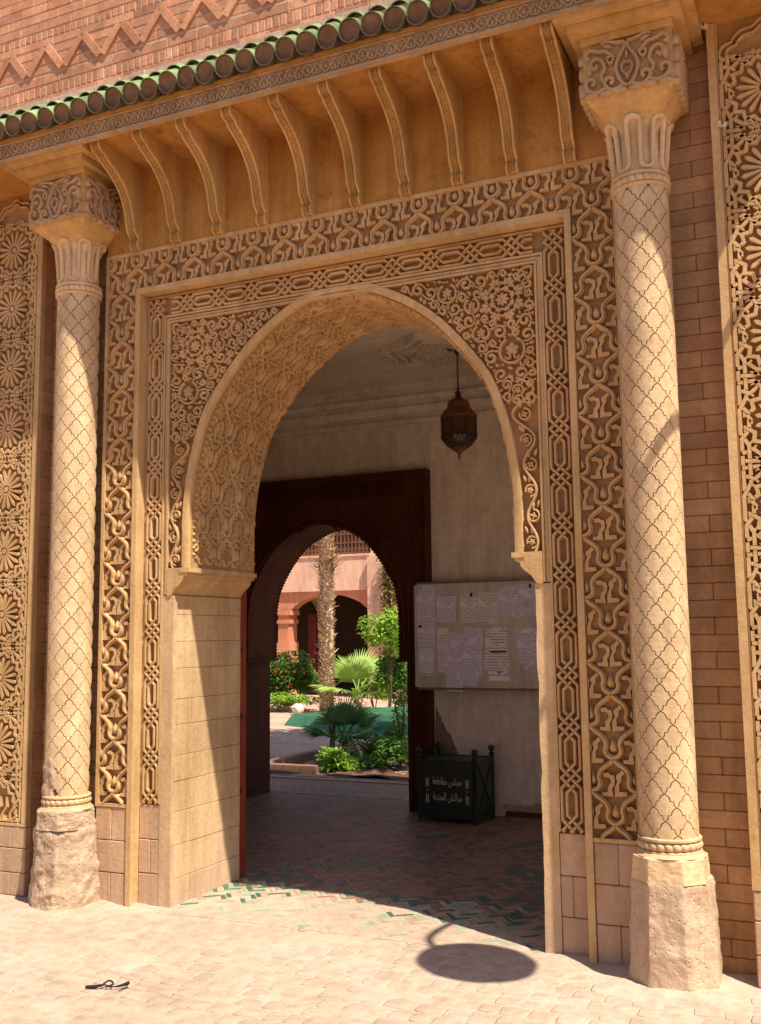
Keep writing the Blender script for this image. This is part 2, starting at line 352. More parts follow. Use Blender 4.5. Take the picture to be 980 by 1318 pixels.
def weave(strands, gap):
    """interlace: where strands cross, one passes over and the other is cut back"""
    X = {i: [] for i in range(len(strands))}
    L = []
    for s_ in strands:
        l = [0]
        for a, b in zip(s_, s_[1:]): l.append(l[-1]+math.hypot(b[0]-a[0], b[1]-a[1]))
        L.append(l)
    n = 0; cr = []
    for i in range(len(strands)):
        for j in range(i+1, len(strands)):
            for a in range(len(strands[i])-1):
                p, p2 = strands[i][a], strands[i][a+1]
                for b in range(len(strands[j])-1):
                    q, q2 = strands[j][b], strands[j][b+1]
                    if max(p[0], p2[0]) < min(q[0], q2[0]) or max(q[0], q2[0]) < min(p[0], p2[0]) or max(p[1], p2[1]) < min(q[1], q2[1]) or max(q[1], q2[1]) < min(p[1], p2[1]): continue
                    d = (p2[0]-p[0])*(q2[1]-q[1])-(p2[1]-p[1])*(q2[0]-q[0])
                    if abs(d) < 1e-12: continue
                    t = ((q[0]-p[0])*(q2[1]-q[1])-(q[1]-p[1])*(q2[0]-q[0]))/d; uu = ((q[0]-p[0])*(p2[1]-p[1])-(q[1]-p[1])*(p2[0]-p[0]))/d
                    if 0 <= t < 1 and 0 <= uu < 1:
                        cr.append([i, L[i][a]+t*(L[i][a+1]-L[i][a]), j, L[j][b]+uu*(L[j][b+1]-L[j][b]), None])
    for k, c in enumerate(cr): X[c[0]].append((c[1], k, 0)); X[c[2]].append((c[3], k, 1))
    for i in X:
        X[i].sort(); last = None
        # phase: agree with crossings already settled
        ph = None
        for idx, (s0, k, side) in enumerate(X[i]):
            if cr[k][4] is not None: ph = (cr[k][4] == side) ^ (idx % 2 == 1); break
        if ph is None: ph = True
        for idx, (s0, k, side) in enumerate(X[i]):
            if cr[k][4] is None:
                over = ph ^ (idx % 2 == 1); cr[k][4] = side if over else 1-side
    out = []
    for i, s_ in enumerate(strands):
        cuts = sorted(s0 for s0, k, side in X[i] if cr[k][4] != side)
        l = L[i]; segs = []; st = 0
        for c in cuts: segs.append((st, c-gap)); st = c+gap
        segs.append((st, l[-1]))
        def at(d):
            for a in range(len(l)-1):
                if d <= l[a+1]+1e-12:
                    t = (d-l[a])/max(1e-12, l[a+1]-l[a]); return (s_[a][0]+(s_[a+1][0]-s_[a][0])*t, s_[a][1]+(s_[a+1][1]-s_[a][1])*t)
            return s_[-1]
        for a, b in segs:
            if b-a < .002: continue
            out.append([at(a)]+[s_[k] for k in range(len(l)) if a+1e-6 < l[k] < b-1e-6]+[at(b)])
    return out
# ================================================================ THE GATE
PI = math.pi
def pl(y0): return lambda a, b, h: (a, y0-h, b)
ARCH = [(0, 3.632), (.07, 3.628), (.2, 3.603), (.30, 3.56), (.45, 3.475), (.61, 3.35), (.755, 3.19), (.865, 3.045), (.93, 2.92), (.985, 2.74), (1.022, 2.56), (1.042, 2.38), (1.045, 2.22), (1.045, 2.03)]
AR = catmull(ARCH, 4)
def arch_x(z):
    for a, b in zip(AR, AR[1:]):
        if b[1] <= z <= a[1]: return a[0]+(b[0]-a[0])*(a[1]-z)/max(1e-9, a[1]-b[1])
    return 0 if z > 3.6 else 1.045
IMP = [(1.045, 2.03), (1.045, 1.985), (1.075, 1.975), (1.078, 1.955), (1.10, 1.93), (1.135, 1.905), (1.15, 1.88), (1.163, 1.865)]
gate = thing('carved_gateway', 'carved ochre stucco gateway wall with a pointed horseshoe arch', 'gateway')
mb = MB()
for s in (-1, 1):
    half = [(s*x, z) for x, z in AR]+[(s*1.163, 2.03), (s*1.163, 0), (s*1.415, 0), (s*1.415, 3.81), (0, 3.81)]
    mb.prism(half, .101, .84)
    mb.box(s*1.41, .036, 0, s*1.665, .84, 3.81)
    mb.box(s*1.60, .30, 0, s*3.4, .84, 3.81)
    mb.box(s*1.66, .078, 0, s*2.20, .32, 4.66)          # back of the recess, mortar face
mb.box(-1.665, .0362, 3.811, 1.665, .30, 4.098)
mb.box(-3.4, .299, 3.81, 3.4, .84, 5.0)
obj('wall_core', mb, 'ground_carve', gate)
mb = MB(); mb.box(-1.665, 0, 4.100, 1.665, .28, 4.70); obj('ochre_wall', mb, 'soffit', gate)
# stepped frames
mb = MB()
for s in (-1, 1):
    mb.box(s*1.388, -.010, 0, s*1.424, .102, 3.846)
    mb.box(s*1.646, -.006, .575, s*1.668, .037, 4.10)
    mb.box(s*1.426, -.004, .575, s*1.645, .037, .595)
mb.box(-1.387, -.010, 3.808, 1.387, .102, 3.846)
mb.box(-1.645, -.006, 4.078, 1.645, .0375, 4.101)
obj('outer_frame', mb, 'arch', gate)
mb = MB()
for s in (-1, 1):
    mb.box(s*1.236, .060, .6, s*1.246, .1015, 3.660); mb.box(s*1.212, .068, 1.868, s*1.234, .1017, 3.640); mb.box(s*1.198, .058, 1.869, s*1.210, .1013, 3.618)
    mb.box(s*1.370, .072, .58, s*1.386, .1011, 3.800)
mb.box(-1.235, .060, 3.648, 1.235, .1015, 3.660); mb.box(-1.211, .068, 3.626, 1.211, .1017, 3.641); mb.box(-1.197, .0585, 3.606, 1.197, .1013, 3.619)
mb.box(-1.369, .072, 3.786, 1.369, .1011, 3.800)
obj('inner_moulding', mb, 'arch', gate)
# ---- frieze of drops in an ogee net
WX, PZ = .10986, .15875
sx, sz = WX/123, PZ/192.5
ARM = catmull([(-123, 114), (-104, 92), (-72, 68), (-47, 40), (-38, 8), (-44, -22), (-34, -54), (0, -72), (34, -54), (44, -22), (38, 8), (47, 40), (72, 68), (104, 92), (123, 114)], 3)
FIG = [[(-72, 90), (-72, 111), (-42, 111), (-37, 145), (-17, 170), (-21, 190), (-32, 200), (-62, 200), (-67, 222), (-37, 228), (-17, 213), (-2, 213), (4, 186), (1, 155), (-15, 135), (-9, 88)],
       [(2, 88), (2, 140), (11, 160), (19, 180), (10, 196), (14, 214), (34, 228), (48, 246), (64, 226), (42, 206), (42, 182), (26, 158), (28, 117), (73, 115), (73, 92)]]
DROP = [(0, 56), (7, 38), (17, 18), (25, -4), (26, -22), (18, -38), (0, -45), (-18, -38), (-26, -22), (-25, -4), (-17, 18), (-7, 38)]
def net(mbs, mbd, x0, z0, x1, z1, mp, ww=.0165, hh=.043, drops=True, sx=sx, sz=sz, WX=WX, PZ=PZ, ox=0., oz=3.90, par=0, figs=True):
    for i in range(int((x0-ox)/WX)-2, int((x1-ox)/WX)+3):
        for j in range(int((z0-oz)/PZ)-3, int((z1-oz)/PZ)+3):
            if (i+j+par) % 2: continue
            cx, cz = ox+i*WX, oz+j*PZ
            for piece in clipseg([(cx+a*sx, cz+b*sz) for a, b in ARM], x0, z0, x1, z1):
                mbs.ribbon(piece, ww*1.55, hh, mp, prof=((-.5, 0), (-.47, .62), (-.27, .70), (-.22, 1), (.22, 1), (.27, .70), (.47, .62), (.5, 0)))
            if figs:
                for P in FIG:
                    d = clippoly([(cx+a*sx*.93, cz+b*sz) for a, b in P], x0, z0, x1, z1)
                    if len(d) > 3: mbs.plate(d, hh*.72, mp)
            if drops:
                d = clippoly([(cx+a*sx, cz+b*sz) for a, b in DROP], x0, z0, x1, z1)
                if len(d) > 4: mbd.dome(d, hh*.95, mp, lv=((1, 0), (.8, .55), (.4, .92)))
mp = pl(.036)
mn, md = MB(), MB(); net(mn, md, -1.645, 3.8465, 1.645, 4.079, mp)
obj('net_frieze', mn, 'carve', gate, 50, label='top band of ogee net carving')
obj('drop_row', md, 'carve', gate, 60, kind='stuff')
for s, n_ in ((-1, 'left'), (1, 'right')):
    a, b = sorted((s*1.426, s*1.646)); mn, md = MB(), MB(); net(mn, md, a, .596, b, 3.8465, mp)
    obj('net_frieze', mn, 'carve', gate, 50, label=n_+' upright band of ogee net carving')
    obj('drop_column', md, 'carve', gate, 60, kind='stuff')
# ---- knot border
def knot_unit(L, o=.050, i=.0245):
    Ki = 2*(o+i); st = []
    def path(x, d, h, K):
        p = [(x, 0), (x, h)]; z = h; t = K
        while t > 1e-9:
            step = min(t, (o-x) if d > 0 else (x+o)); x += d*step; z += step; t -= step; p.append((x, z))
            if abs(abs(x)-o) < 1e-9: d = -d
        p.append((x, L)); return p
    hi, ho = (L-Ki)/2, (L-2*o)/2
    return [path(-o, 1, ho, 2*o), path(-i, 1, hi, Ki), path(i, -1, hi, Ki), path(o, -1, ho, 2*o)]
def knots(L): return weave(knot_unit(L), .0100)
kn_v, kn_h = knots(.2585), knots(.2387)
for s, n_ in ((-1, 'left'), (1, 'right')):
    mb = MB()
    for k in range(12):
        for p in kn_v:
            for pc in clipseg([(s*1.307+a, 3.583-.2585*k-b) for a, b in p], -2, .60, 2, 3.9):
                mb.ribbon(pc, .0160, .042, pl(.1005), prof=((-.5, 0), (-.46, .88), (-.30, 1), (.30, 1), (.46, .88), (.5, 0)))
    for p in kn_v:   # corner knot
        for pc in clipseg([(s*1.307+a, 3.583+.2585-b) for a, b in p], -2, 3.583, 2, 3.775): mb.ribbon(pc, .0160, .042, pl(.1005), prof=((-.5, 0), (-.46, .88), (-.30, 1), (.30, 1), (.46, .88), (.5, 0)))
    obj('knot_border', mb, 'carve', gate, 30, label=n_+' upright knotwork band')
mb = MB()
for k in range(10):
    for p in kn_h:
        for pc in clipseg([(-1.194+.2387*k+b, 3.722+a) for a, b in p], -1.25, 3.6, 1.25, 3.8): mb.ribbon(pc, .0160, .042, pl(.1005), prof=((-.5, 0), (-.46, .88), (-.30, 1), (.30, 1), (.46, .88), (.5, 0)))
obj('knot_border', mb, 'carve', gate, 30, label='knotwork band along the top')
# ---- arch rim, with worn edge
def off_arch(d, s):
    out = []
    for k, p in enumerate(AR):
        a = AR[max(0, k-1)]; b = AR[min(len(AR)-1, k+1)]
        t = (b[0]-a[0], b[1]-a[1]) if k else (1, 0); l = math.hypot(*t)
        out.append((s*(p[0]-t[1]/l*d), min(p[1]+t[0]/l*d, 9)))
    return out
mb = MB()
for s in (-1, 1):
    prof = [(0, .110), (.001, .063), (.003, .0605), (.040, .0600), (.046, .060), (.050, .101)]
    rings = []
    for d, y in prof:
        rings.append([(x+ (random.uniform(-.0012, .0012) if .0005 < d < .01 else 0), y, min(z, 3.6475)) for x, z in off_arch(d, s)])
    n = len(rings[0]); vs = [p for rr in rings for p in rr]
    mb.add(vs, [(k*n+i, k*n+i+1, (k+1)*n+i+1, (k+1)*n+i) for k in range(len(prof)-1) for i in range(n-1)])
obj('arch_rim', mb, 'arch', gate, 60)
# ---- arabesque spandrels (designed on the right, mirrored on the left)
def region_ok(x, z, m):
    if z > 3.600-m or x > 1.192-m or z < 1.9+m: return False
    # distance to arch
    ax = arch_x(z)
    if x < ax+.052+m and z < 3.64: return False
    return all((x-px)**2+(z-pz)**2 > (.054+m)**2 for px, pz in AR)
def spiral(cx, cz, r0_, r1_, turns, a0, d=1, n=22):
    return [(cx+(r0_+(r1_-r0_)*t)*math.cos(a0+d*turns*2*PI*t), cz+(r0_+(r1_-r0_)*t)*math.sin(a0+d*turns*2*PI*t)) for t in [i/n for i in range(n+1)]]
def petal(cx, cz, a, l, w, curl=0):
    P = []
    for t, ww in ((0, .12), (.2, .6), (.45, 1), (.7, .8), (.88, .35), (1, 0)):
        aa = a+curl*t; P.append((cx+l*t*math.cos(aa), cz+l*t*math.sin(aa), ww*w/2, aa))
    L = [(x-math.sin(q)*v, z+math.cos(q)*v) for x, z, v, q in P]; R_ = [(x+math.sin(q)*v, z-math.cos(q)*v) for x, z, v, q in P[:-1]]
    return L+R_[::-1]
def arabesque(mb, s):
    rnd = random.Random(11); H = .041; base = pl(.101)
    mp = lambda a, b, h: base(s*a, b, h)
    rb = lambda P, w, h=H: mb.ribbon(P, (lambda t: w(t)*1.38) if callable(w) else w*1.38, h, mp, prof=((-.5, 0), (-.46, .88), (-.27, 1), (.27, 1), (.46, .88), (.5, 0)))
    dm = lambda P, h=H: mb.dome(P, h, mp, lv=((1, 0), (.95, .88), (.6, .97)))
    def flower(x, z, r_, n=5, a=0):
        for k in range(n): dm(petal(x, z, a+2*PI*k/n, r_, r_*.75))
        dm([(x+r_*.25*math.cos(t*PI/4), z+r_*.25*math.sin(t*PI/4)) for t in range(8)], H*1.15)
    # rosette
    rx, rz = 1.012, 3.432
    for k in range(8):
        a = k*PI/4; dm(petal(rx, rz, a, .042, .020)); dm(petal(rx+.045*math.cos(a+PI/8), rz+.045*math.sin(a+PI/8), a+PI/8, .034, .022))
        c = (rx+.078*math.cos(a+PI/8), rz+.078*math.sin(a+PI/8)); c2 = (rx+.078*math.cos(a+3*PI/8), rz+.078*math.sin(a+3*PI/8))
        m_ = (rx+.095*math.cos(a+PI/4), rz+.095*math.sin(a+PI/4)); m2 = (rx+.055*math.cos(a+PI/4), rz+.055*math.sin(a+PI/4))
        rb(catmull([c, m_, c2], 4), .0085); rb(catmull([c, m2, c2], 4), .0085)
        for dd in (-1, 1):
            e = (c[0]+.03*math.cos(a+PI/8), c[1]+.03*math.sin(a+PI/8))
            if region_ok(*e, .015):
                rb(catmull([c, (c[0]+.02*math.cos(a+PI/8+dd*.7), c[1]+.02*math.sin(a+PI/8+dd*.7)), (c[0]+.045*math.cos(a+PI/8+dd*.55), c[1]+.045*math.sin(a+PI/8+dd*.55))], 4), lambda t: .008+.008*math.sin(PI*t))
        if region_ok(rx+.118*math.cos(a+PI/8), rz+.118*math.sin(a+PI/8), .012): dm(petal(rx+.092*math.cos(a+PI/8), rz+.092*math.sin(a+PI/8), a+PI/8, .045, .03))
    circ = [(rx, rz, .120)]
    # corner leaf, big medallions
    rb(catmull([(1.105, 3.56), (1.135, 3.588), (1.178, 3.592), (1.180, 3.555), (1.155, 3.515), (1.135, 3.50)], 4), .011); flower(1.143, 3.556, .024, 4, .3); circ.append((1.150, 3.560, .032))
    for cx, cz, cr in ((1.060, 3.137, .078), (.690, 3.512, .060), (.835, 3.42, .045), (.885, 3.255, .052)):
        if not region_ok(cx, cz, cr*.7): continue
        circ.append((cx, cz, cr))
        rb(spiral(cx, cz, cr*.9, cr*.9, .86, PI/2+.45, 1, 30), .011)
        flower(cx, cz+.1*cr, cr*.5, 5, PI/2)
        for d in (-1, 1): rb(spiral(cx+d*cr*.38, cz-cr*.42, cr*.30, cr*.08, .8, PI/2, d, 12), .009)
    # undulating vine down the narrow strip
    zt = 2.98; vine = []
    k = 0
    for i in range(61):
        t = i/60; z = zt-(zt-1.93)*t; lo = arch_x(max(z, 2.03))+.062; hi = 1.190
        m_ = (lo+hi)/2; am = max(.010, (hi-lo)/2-.016); vine.append((m_+am*math.sin(t*PI*7.6), z))
    rb(vine, .0095, H*1.05)
    for i in range(1, 8):
        t = (i-.5+.02)/7.6; z = zt-(zt-1.93)*(i)/7.6+ .07; sg = 1 if i % 2 else -1
        lo = arch_x(max(z, 2.03))+.06; hi = 1.19; cr = min(.034, (hi-lo)/2-.008); cx = (lo+hi)/2-sg*.006
        rb(spiral(cx, z, cr, cr*.75, .8, -PI/2*sg, sg, 18), .0085); flower(cx, z, cr*.62, 4+i % 2, i); circ.append((cx, z, cr))
        dm(petal((lo+hi)/2+sg*cr*.3, z-.052, -PI/2-sg*.5, .05, .022, sg*.4)); dm(petal((lo+hi)/2-sg*cr*.8, z+.045, PI/2+sg*.35, .045, .018))
    # fill the rest with smaller scrolls, tight against one another
    for cr, tries in ((.042, 1500), (.032, 3000), (.023, 5000), (.016, 8000), (.011, 8000)):
        for _ in range(tries):
            x = rnd.uniform(.18, 1.19); z = rnd.uniform(2.85, 3.61)
            if not region_ok(x, z, cr-.003): continue
            if any((x-a)**2+(z-b)**2 < (cr*.86+c)**2 for a, b, c in circ): continue
            near = min(circ, key=lambda q: (x-q[0])**2+(z-q[1])**2-q[2]**2)
            circ.append((x, z, cr)); a0 = math.atan2(near[1]-z, near[0]-x)+rnd.uniform(-.4, .4); d = rnd.choice((-1, 1))
            if cr > .02:
                st = (x+cr*1.35*math.cos(a0), z+cr*1.35*math.sin(a0))
                sp = spiral(x, z, cr*.92, cr*.30, 1.15, a0+d*.5, d, 16)
                rb([st]+sp, lambda t: .0075+.006*t); dm([(sp[-1][0]+cr*.27*math.cos(t*PI/4), sp[-1][1]+cr*.27*math.sin(t*PI/4)) for t in range(8)])
                for q in (1.7, 3.4):
                    aa = a0+d*q; dm(petal(x+cr*.8*math.cos(aa), z+cr*.8*math.sin(aa), aa+d*.9, cr*.62, cr*.36))
            elif cr > .015:
                dm(petal(x-cr*math.cos(a0), z-cr*math.sin(a0), a0, cr*2.1, cr*1.25, .5*d)); dm(petal(x, z, a0+1.3*d, cr*1.2, cr*.7))
            else: dm(petal(x-cr*math.cos(a0), z-cr*math.sin(a0), a0, cr*2.2, cr*1.1))
for s, n_ in ((-1, 'left'), (1, 'right')):
    mb = MB(); arabesque(mb, s); obj('arabesque_spandrel', mb, 'carve', gate, 55, label=n_+' spandrel of carved scrolls, leaves and an eight-petalled rosette')
# ---- underside of the arch
FULL = [(-x, z) for x, z in AR[::-1]]+[(x, z) for x, z in AR[1:]]
FL = [0]
for a, b in zip(FULL, FULL[1:]): FL.append(FL[-1]+math.hypot(b[0]-a[0], b[1]-a[1]))
TOT = FL[-1]
def soff(sd, d, h):
    sd = max(0, min(TOT-1e-6, sd)); import bisect
    i = max(0, min(len(FL)-2, bisect.bisect_right(FL, sd)-1)); t = (sd-FL[i])/(FL[i+1]-FL[i]); a, b = FULL[i], FULL[i+1]
    def nrm(k):
        p, q = FULL[max(0, k-1)], FULL[min(len(FULL)-1, k+1)]; l = math.hypot(q[0]-p[0], q[1]-p[1]); return ((q[1]-p[1])/l, -(q[0]-p[0])/l)
    n1, n2 = nrm(i), nrm(i+1); nx, nz = n1[0]+(n2[0]-n1[0])*t, n1[1]+(n2[1]-n1[1])*t
    return (a[0]+(b[0]-a[0])*t+nx*h, d, a[1]+(b[1]-a[1])*t+nz*h)
mb = MB()
mb.add([soff(TOT*i/90, y, .003) for i in range(91) for y in (.095, .838)], [(2*i, 2*i+1, 2*i+3, 2*i+2) for i in range(90)])
sw, sp_ = .1335, .205
smp = lambda a, b, h: soff(b, a, h+.003)
mn, md = MB(), MB()
net(mn, md, .135, .07, .80, TOT-.07, lambda a, b, h: smp(a, b if b < TOT/2 else b, h), ww=.0135, hh=.023, figs=False, sx=sw/123, sz=sp_/192.5, WX=sw, PZ=sp_, ox=.4675, oz=.30, par=0)
SP = ((-.5, 0), (-.36, 1), (.36, 1), (.5, 0))
def curl(cx, cz, m_, v_, k_, w_=.011):
    P = [(0, 0), (.018, .010), (.034, .030), (.034, .052), (.020, .062), (.008, .052), (.012, .040)]
    P = [(cx+m_*a*k_, cz+v_*b*k_) for a, b in P]
    if all(.112 < a < .815 and .07 < b < TOT-.07 for a, b in P): mn.ribbon(catmull(P, 3), w_, .021, smp, prof=SP)
for i in range(-3, 4):      # ovals with a pierced heart, curls and small leaves in every mesh of the net
    for j in range(-2, 24):
        if (i+j) % 2: continue
        cx, cz = .4675+i*sw, .30+j*sp_; oz_ = cz+.175
        for cc, hw_, hh_ in ((oz_, .030, .068),):
            P = [(cx+hw_*math.sin(t*PI/8)*(1-.25*math.cos(t*PI/8)), cc+hh_*math.cos(t*PI/8)) for t in range(16)]
            if all(.11 < a < .82 and .07 < b < TOT-.07 for a, b in P):
                mn.ribbon(P, .013, .023, smp, closed=True, prof=SP); mn.ribbon([(cx, cc-.040), (cx, cc+.030)], .014, .018, smp, prof=SP)
                mn.dome(petal(cx, cc-.115, PI/2, .034, .020), .015, smp)
        for m_ in (-1, 1):
            curl(cx+m_*.006, cz+.062, m_, 1, 1.0); curl(cx+m_*.038, oz_-.075, m_, 1, .8); curl(cx+m_*.030, cz-.070, m_, -1, .85); curl(cx+m_*.050, cz+.010, m_, 1, .7); curl(cx+m_*.012, oz_+.075, m_, 1, .55, .008)
k = 0; z = .08
while z < TOT-.05:          # slanting fingers along both edges
    up = 1 if z < TOT/2 else -1
    for y0_, y1_ in ((.104, .150), (.822, .785)):
        mn.ribbon([(y0_, z), (y0_*.6+y1_*.4, z+up*.010), (y1_, z-up*.020), (y1_+(y1_-y0_)*.5, z-up*.022)], .0125, .011 if y0_ < .5 else .006, smp, prof=((-.5, 0), (-.3, 1), (.3, 1), (.5, 0)))
    z += .042
for s0 in (.02, TOT-.02):   # meander at the foot of the carving
    up = 1 if s0 < 1 else -1; P = []
    for i in range(15): P += [(.12+i*.049, s0+up*(.01 if i % 2 else .045)), (.145+i*.049, s0+up*(.01 if i % 2 else .045))]
    mn.ribbon(P, .012, .014, smp, prof=((-.5, 0), (-.3, 1), (.3, 1), (.5, 0)))
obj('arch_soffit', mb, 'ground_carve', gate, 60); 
so_ = obj('soffit_carving', mn, 'arch', gate, 50, label='net carving under the arch'); obj('soffit_drops', md, 'arch', gate, 60, kind='stuff')
# ---- imposts
for s in (-1, 1):
    mb = MB(); P = [(s*x, z) for x, z in IMP]+[(s*1.17, 1.862), (s*1.195, 1.862), (s*1.195, 2.031)]
    mb.prism(P, .0555, .846); 
    mb.box(s*1.030, .050, 2.002, s*1.10, .850, 2.0305)
    obj('impost', mb, 'arch', gate, 35)
# ---- dressed blocks: door jambs and plain foot of the wall
zz = [0, .155, .351, .548, .731, .885, 1.07, 1.225, 1.413, 1.578, 1.743, 1.862]
for s in (-1, 1):
    for i, (a, b) in enumerate(zip(zz, zz[1:])):
        pr = .0 if b < .75 else .004          # thicker coat above the peeled edge
        cuts = [.092, .43+.04*(i % 3), .838] if i % 2 else [.092, .27, .62-.05*(i % 3), .838]
        for c, d in zip(cuts, cuts[1:]):
            x0, x1 = sorted((s*1.150, s*(1.1625-pr)))
            block(gate, x0, c+.0012, a+.0012, x1+ (0 if s > 0 else 0), d-.0012, b-.0012, 'jamb', bev=.003, front='x', jit=.0015)
    # broken lower edge of the thicker coat
    E = [(.095+.74*i/40, .715+.018*math.sin(i*.45)+random.uniform(-.007, .007)) for i in range(41)]
    mb = MB(); mb.prism(E+[(y_, z_+.030+random.uniform(-.006, .006)) for y_, z_ in E[::-1]], s*1.1575, s*1.166, axis='x'); obj('coat_edge', mb, 'jamb', gate)
    # jamb nosing on the street side
    mb = MB()
    prev = 0
    P = []
    for i in range(26):
        z = 1.862*i/25; P.append((s*(1.148+(random.uniform(0, .006)+.010*max(0, noise.noise(Vector((z*5, s, 2)))) if 0 < i < 25 else 0)), z))
    mb.prism(P+[(s*1.235, 1.862), (s*1.235, 0)], .064, .102); obj('jamb_nosing', mb, 'jamb', gate)
    for a, b, st in ((0.0, .185, 0), (.187, .385, 1), (.387, .594, 0)):
        x = [1.2365, 1.300, 1.3865] if st else [1.2365, 1.3865]
        for c, d in zip(x, x[1:]):
            x0, x1 = sorted((s*(c+.001), s*(d-.001))); block(gate, x0, .066, a+.001, x1, .103, b-.001, 'block', jit=.001)
    for a, b, st in ((0.0, .185, 1), (.187, .375, 0), (.377, .573, 1)):
        x = [1.4255, 1.545, 1.668] if st else [1.4255, 1.668]
        for c, d in zip(x, x[1:]):
            x0, x1 = sorted((s*(c+.001), s*(d-.001))); block(gate, x0, .001, a+.001, x1, .038, b-.001, 'block', jit=.001)
# ---- columns
CR = .135; CX, CY = 1.81, -.10
TC = [(0, 0), (.15, -.055), (.29, -.15), (.40, -.29), (.47, -.44), (.50, -.54), (.75, -.555), (.78, -.79), (1, -1)]   # upper-right edge, units of half size
tw, tp = 2*PI*CR/8, .1248
def tile_mesh():
    e = [(a*tw/2, tp/2+b*tp/2) for a, b in TC]                           # top -> right
    lowl = [(x-tw/2, z-tp/2) for x, z in e]                               # left -> bottom
    up_l = [(-x, z) for x, z in e]; lowr = [(-x, z) for x, z in lowl]
    out = e+lowr[1:]+lowl[::-1][1:]+up_l[::-1][1:-1]
    n = len(out); g = .0024
    ins = []
    for i in range(n):
        a, p, b = out[i-1], out[i], out[(i+1) % n]
        d1 = (p[0]-a[0], p[1]-a[1]); d2 = (b[0]-p[0], b[1]-p[1]); l1 = math.hypot(*d1); l2 = math.hypot(*d2)
        t = (d1[0]/l1+d2[0]/l2, d1[1]/l1+d2[1]/l2); l = math.hypot(*t) or 1
        ins.append((p[0]+t[1]/l*g, p[1]-t[0]/l*g))
    mb = MB()
    def cy(a, b, h): t = a/CR; rr = CR+h; return (rr*math.sin(t), -rr*math.cos(t), b)
    def sc(P, k): return [(x*k, z*k) for x, z in P]
    vs = [cy(*p, -.009) for p in ins]+[cy(*p, -.0002) for p in ins]+[cy(*p, 0) for p in sc(ins, .55)]+[cy(0, 0, 0)]
    fs = []
    for k in range(2): fs += [(k*n+i, k*n+(i+1) % n, (k+1)*n+(i+1) % n, (k+1)*n+i) for i in range(n)]
    fs += [(2*n+i, 2*n+(i+1) % n, 3*n) for i in range(n)]
    mb.add(vs, fs); return mb.mesh('shaft_tile', 'column', 40)
TM = tile_mesh()
def nz(v, s_, seed=0.): return noise.fractal(Vector(v)*s_+Vector((seed, seed, seed)), 1., 2., 4)
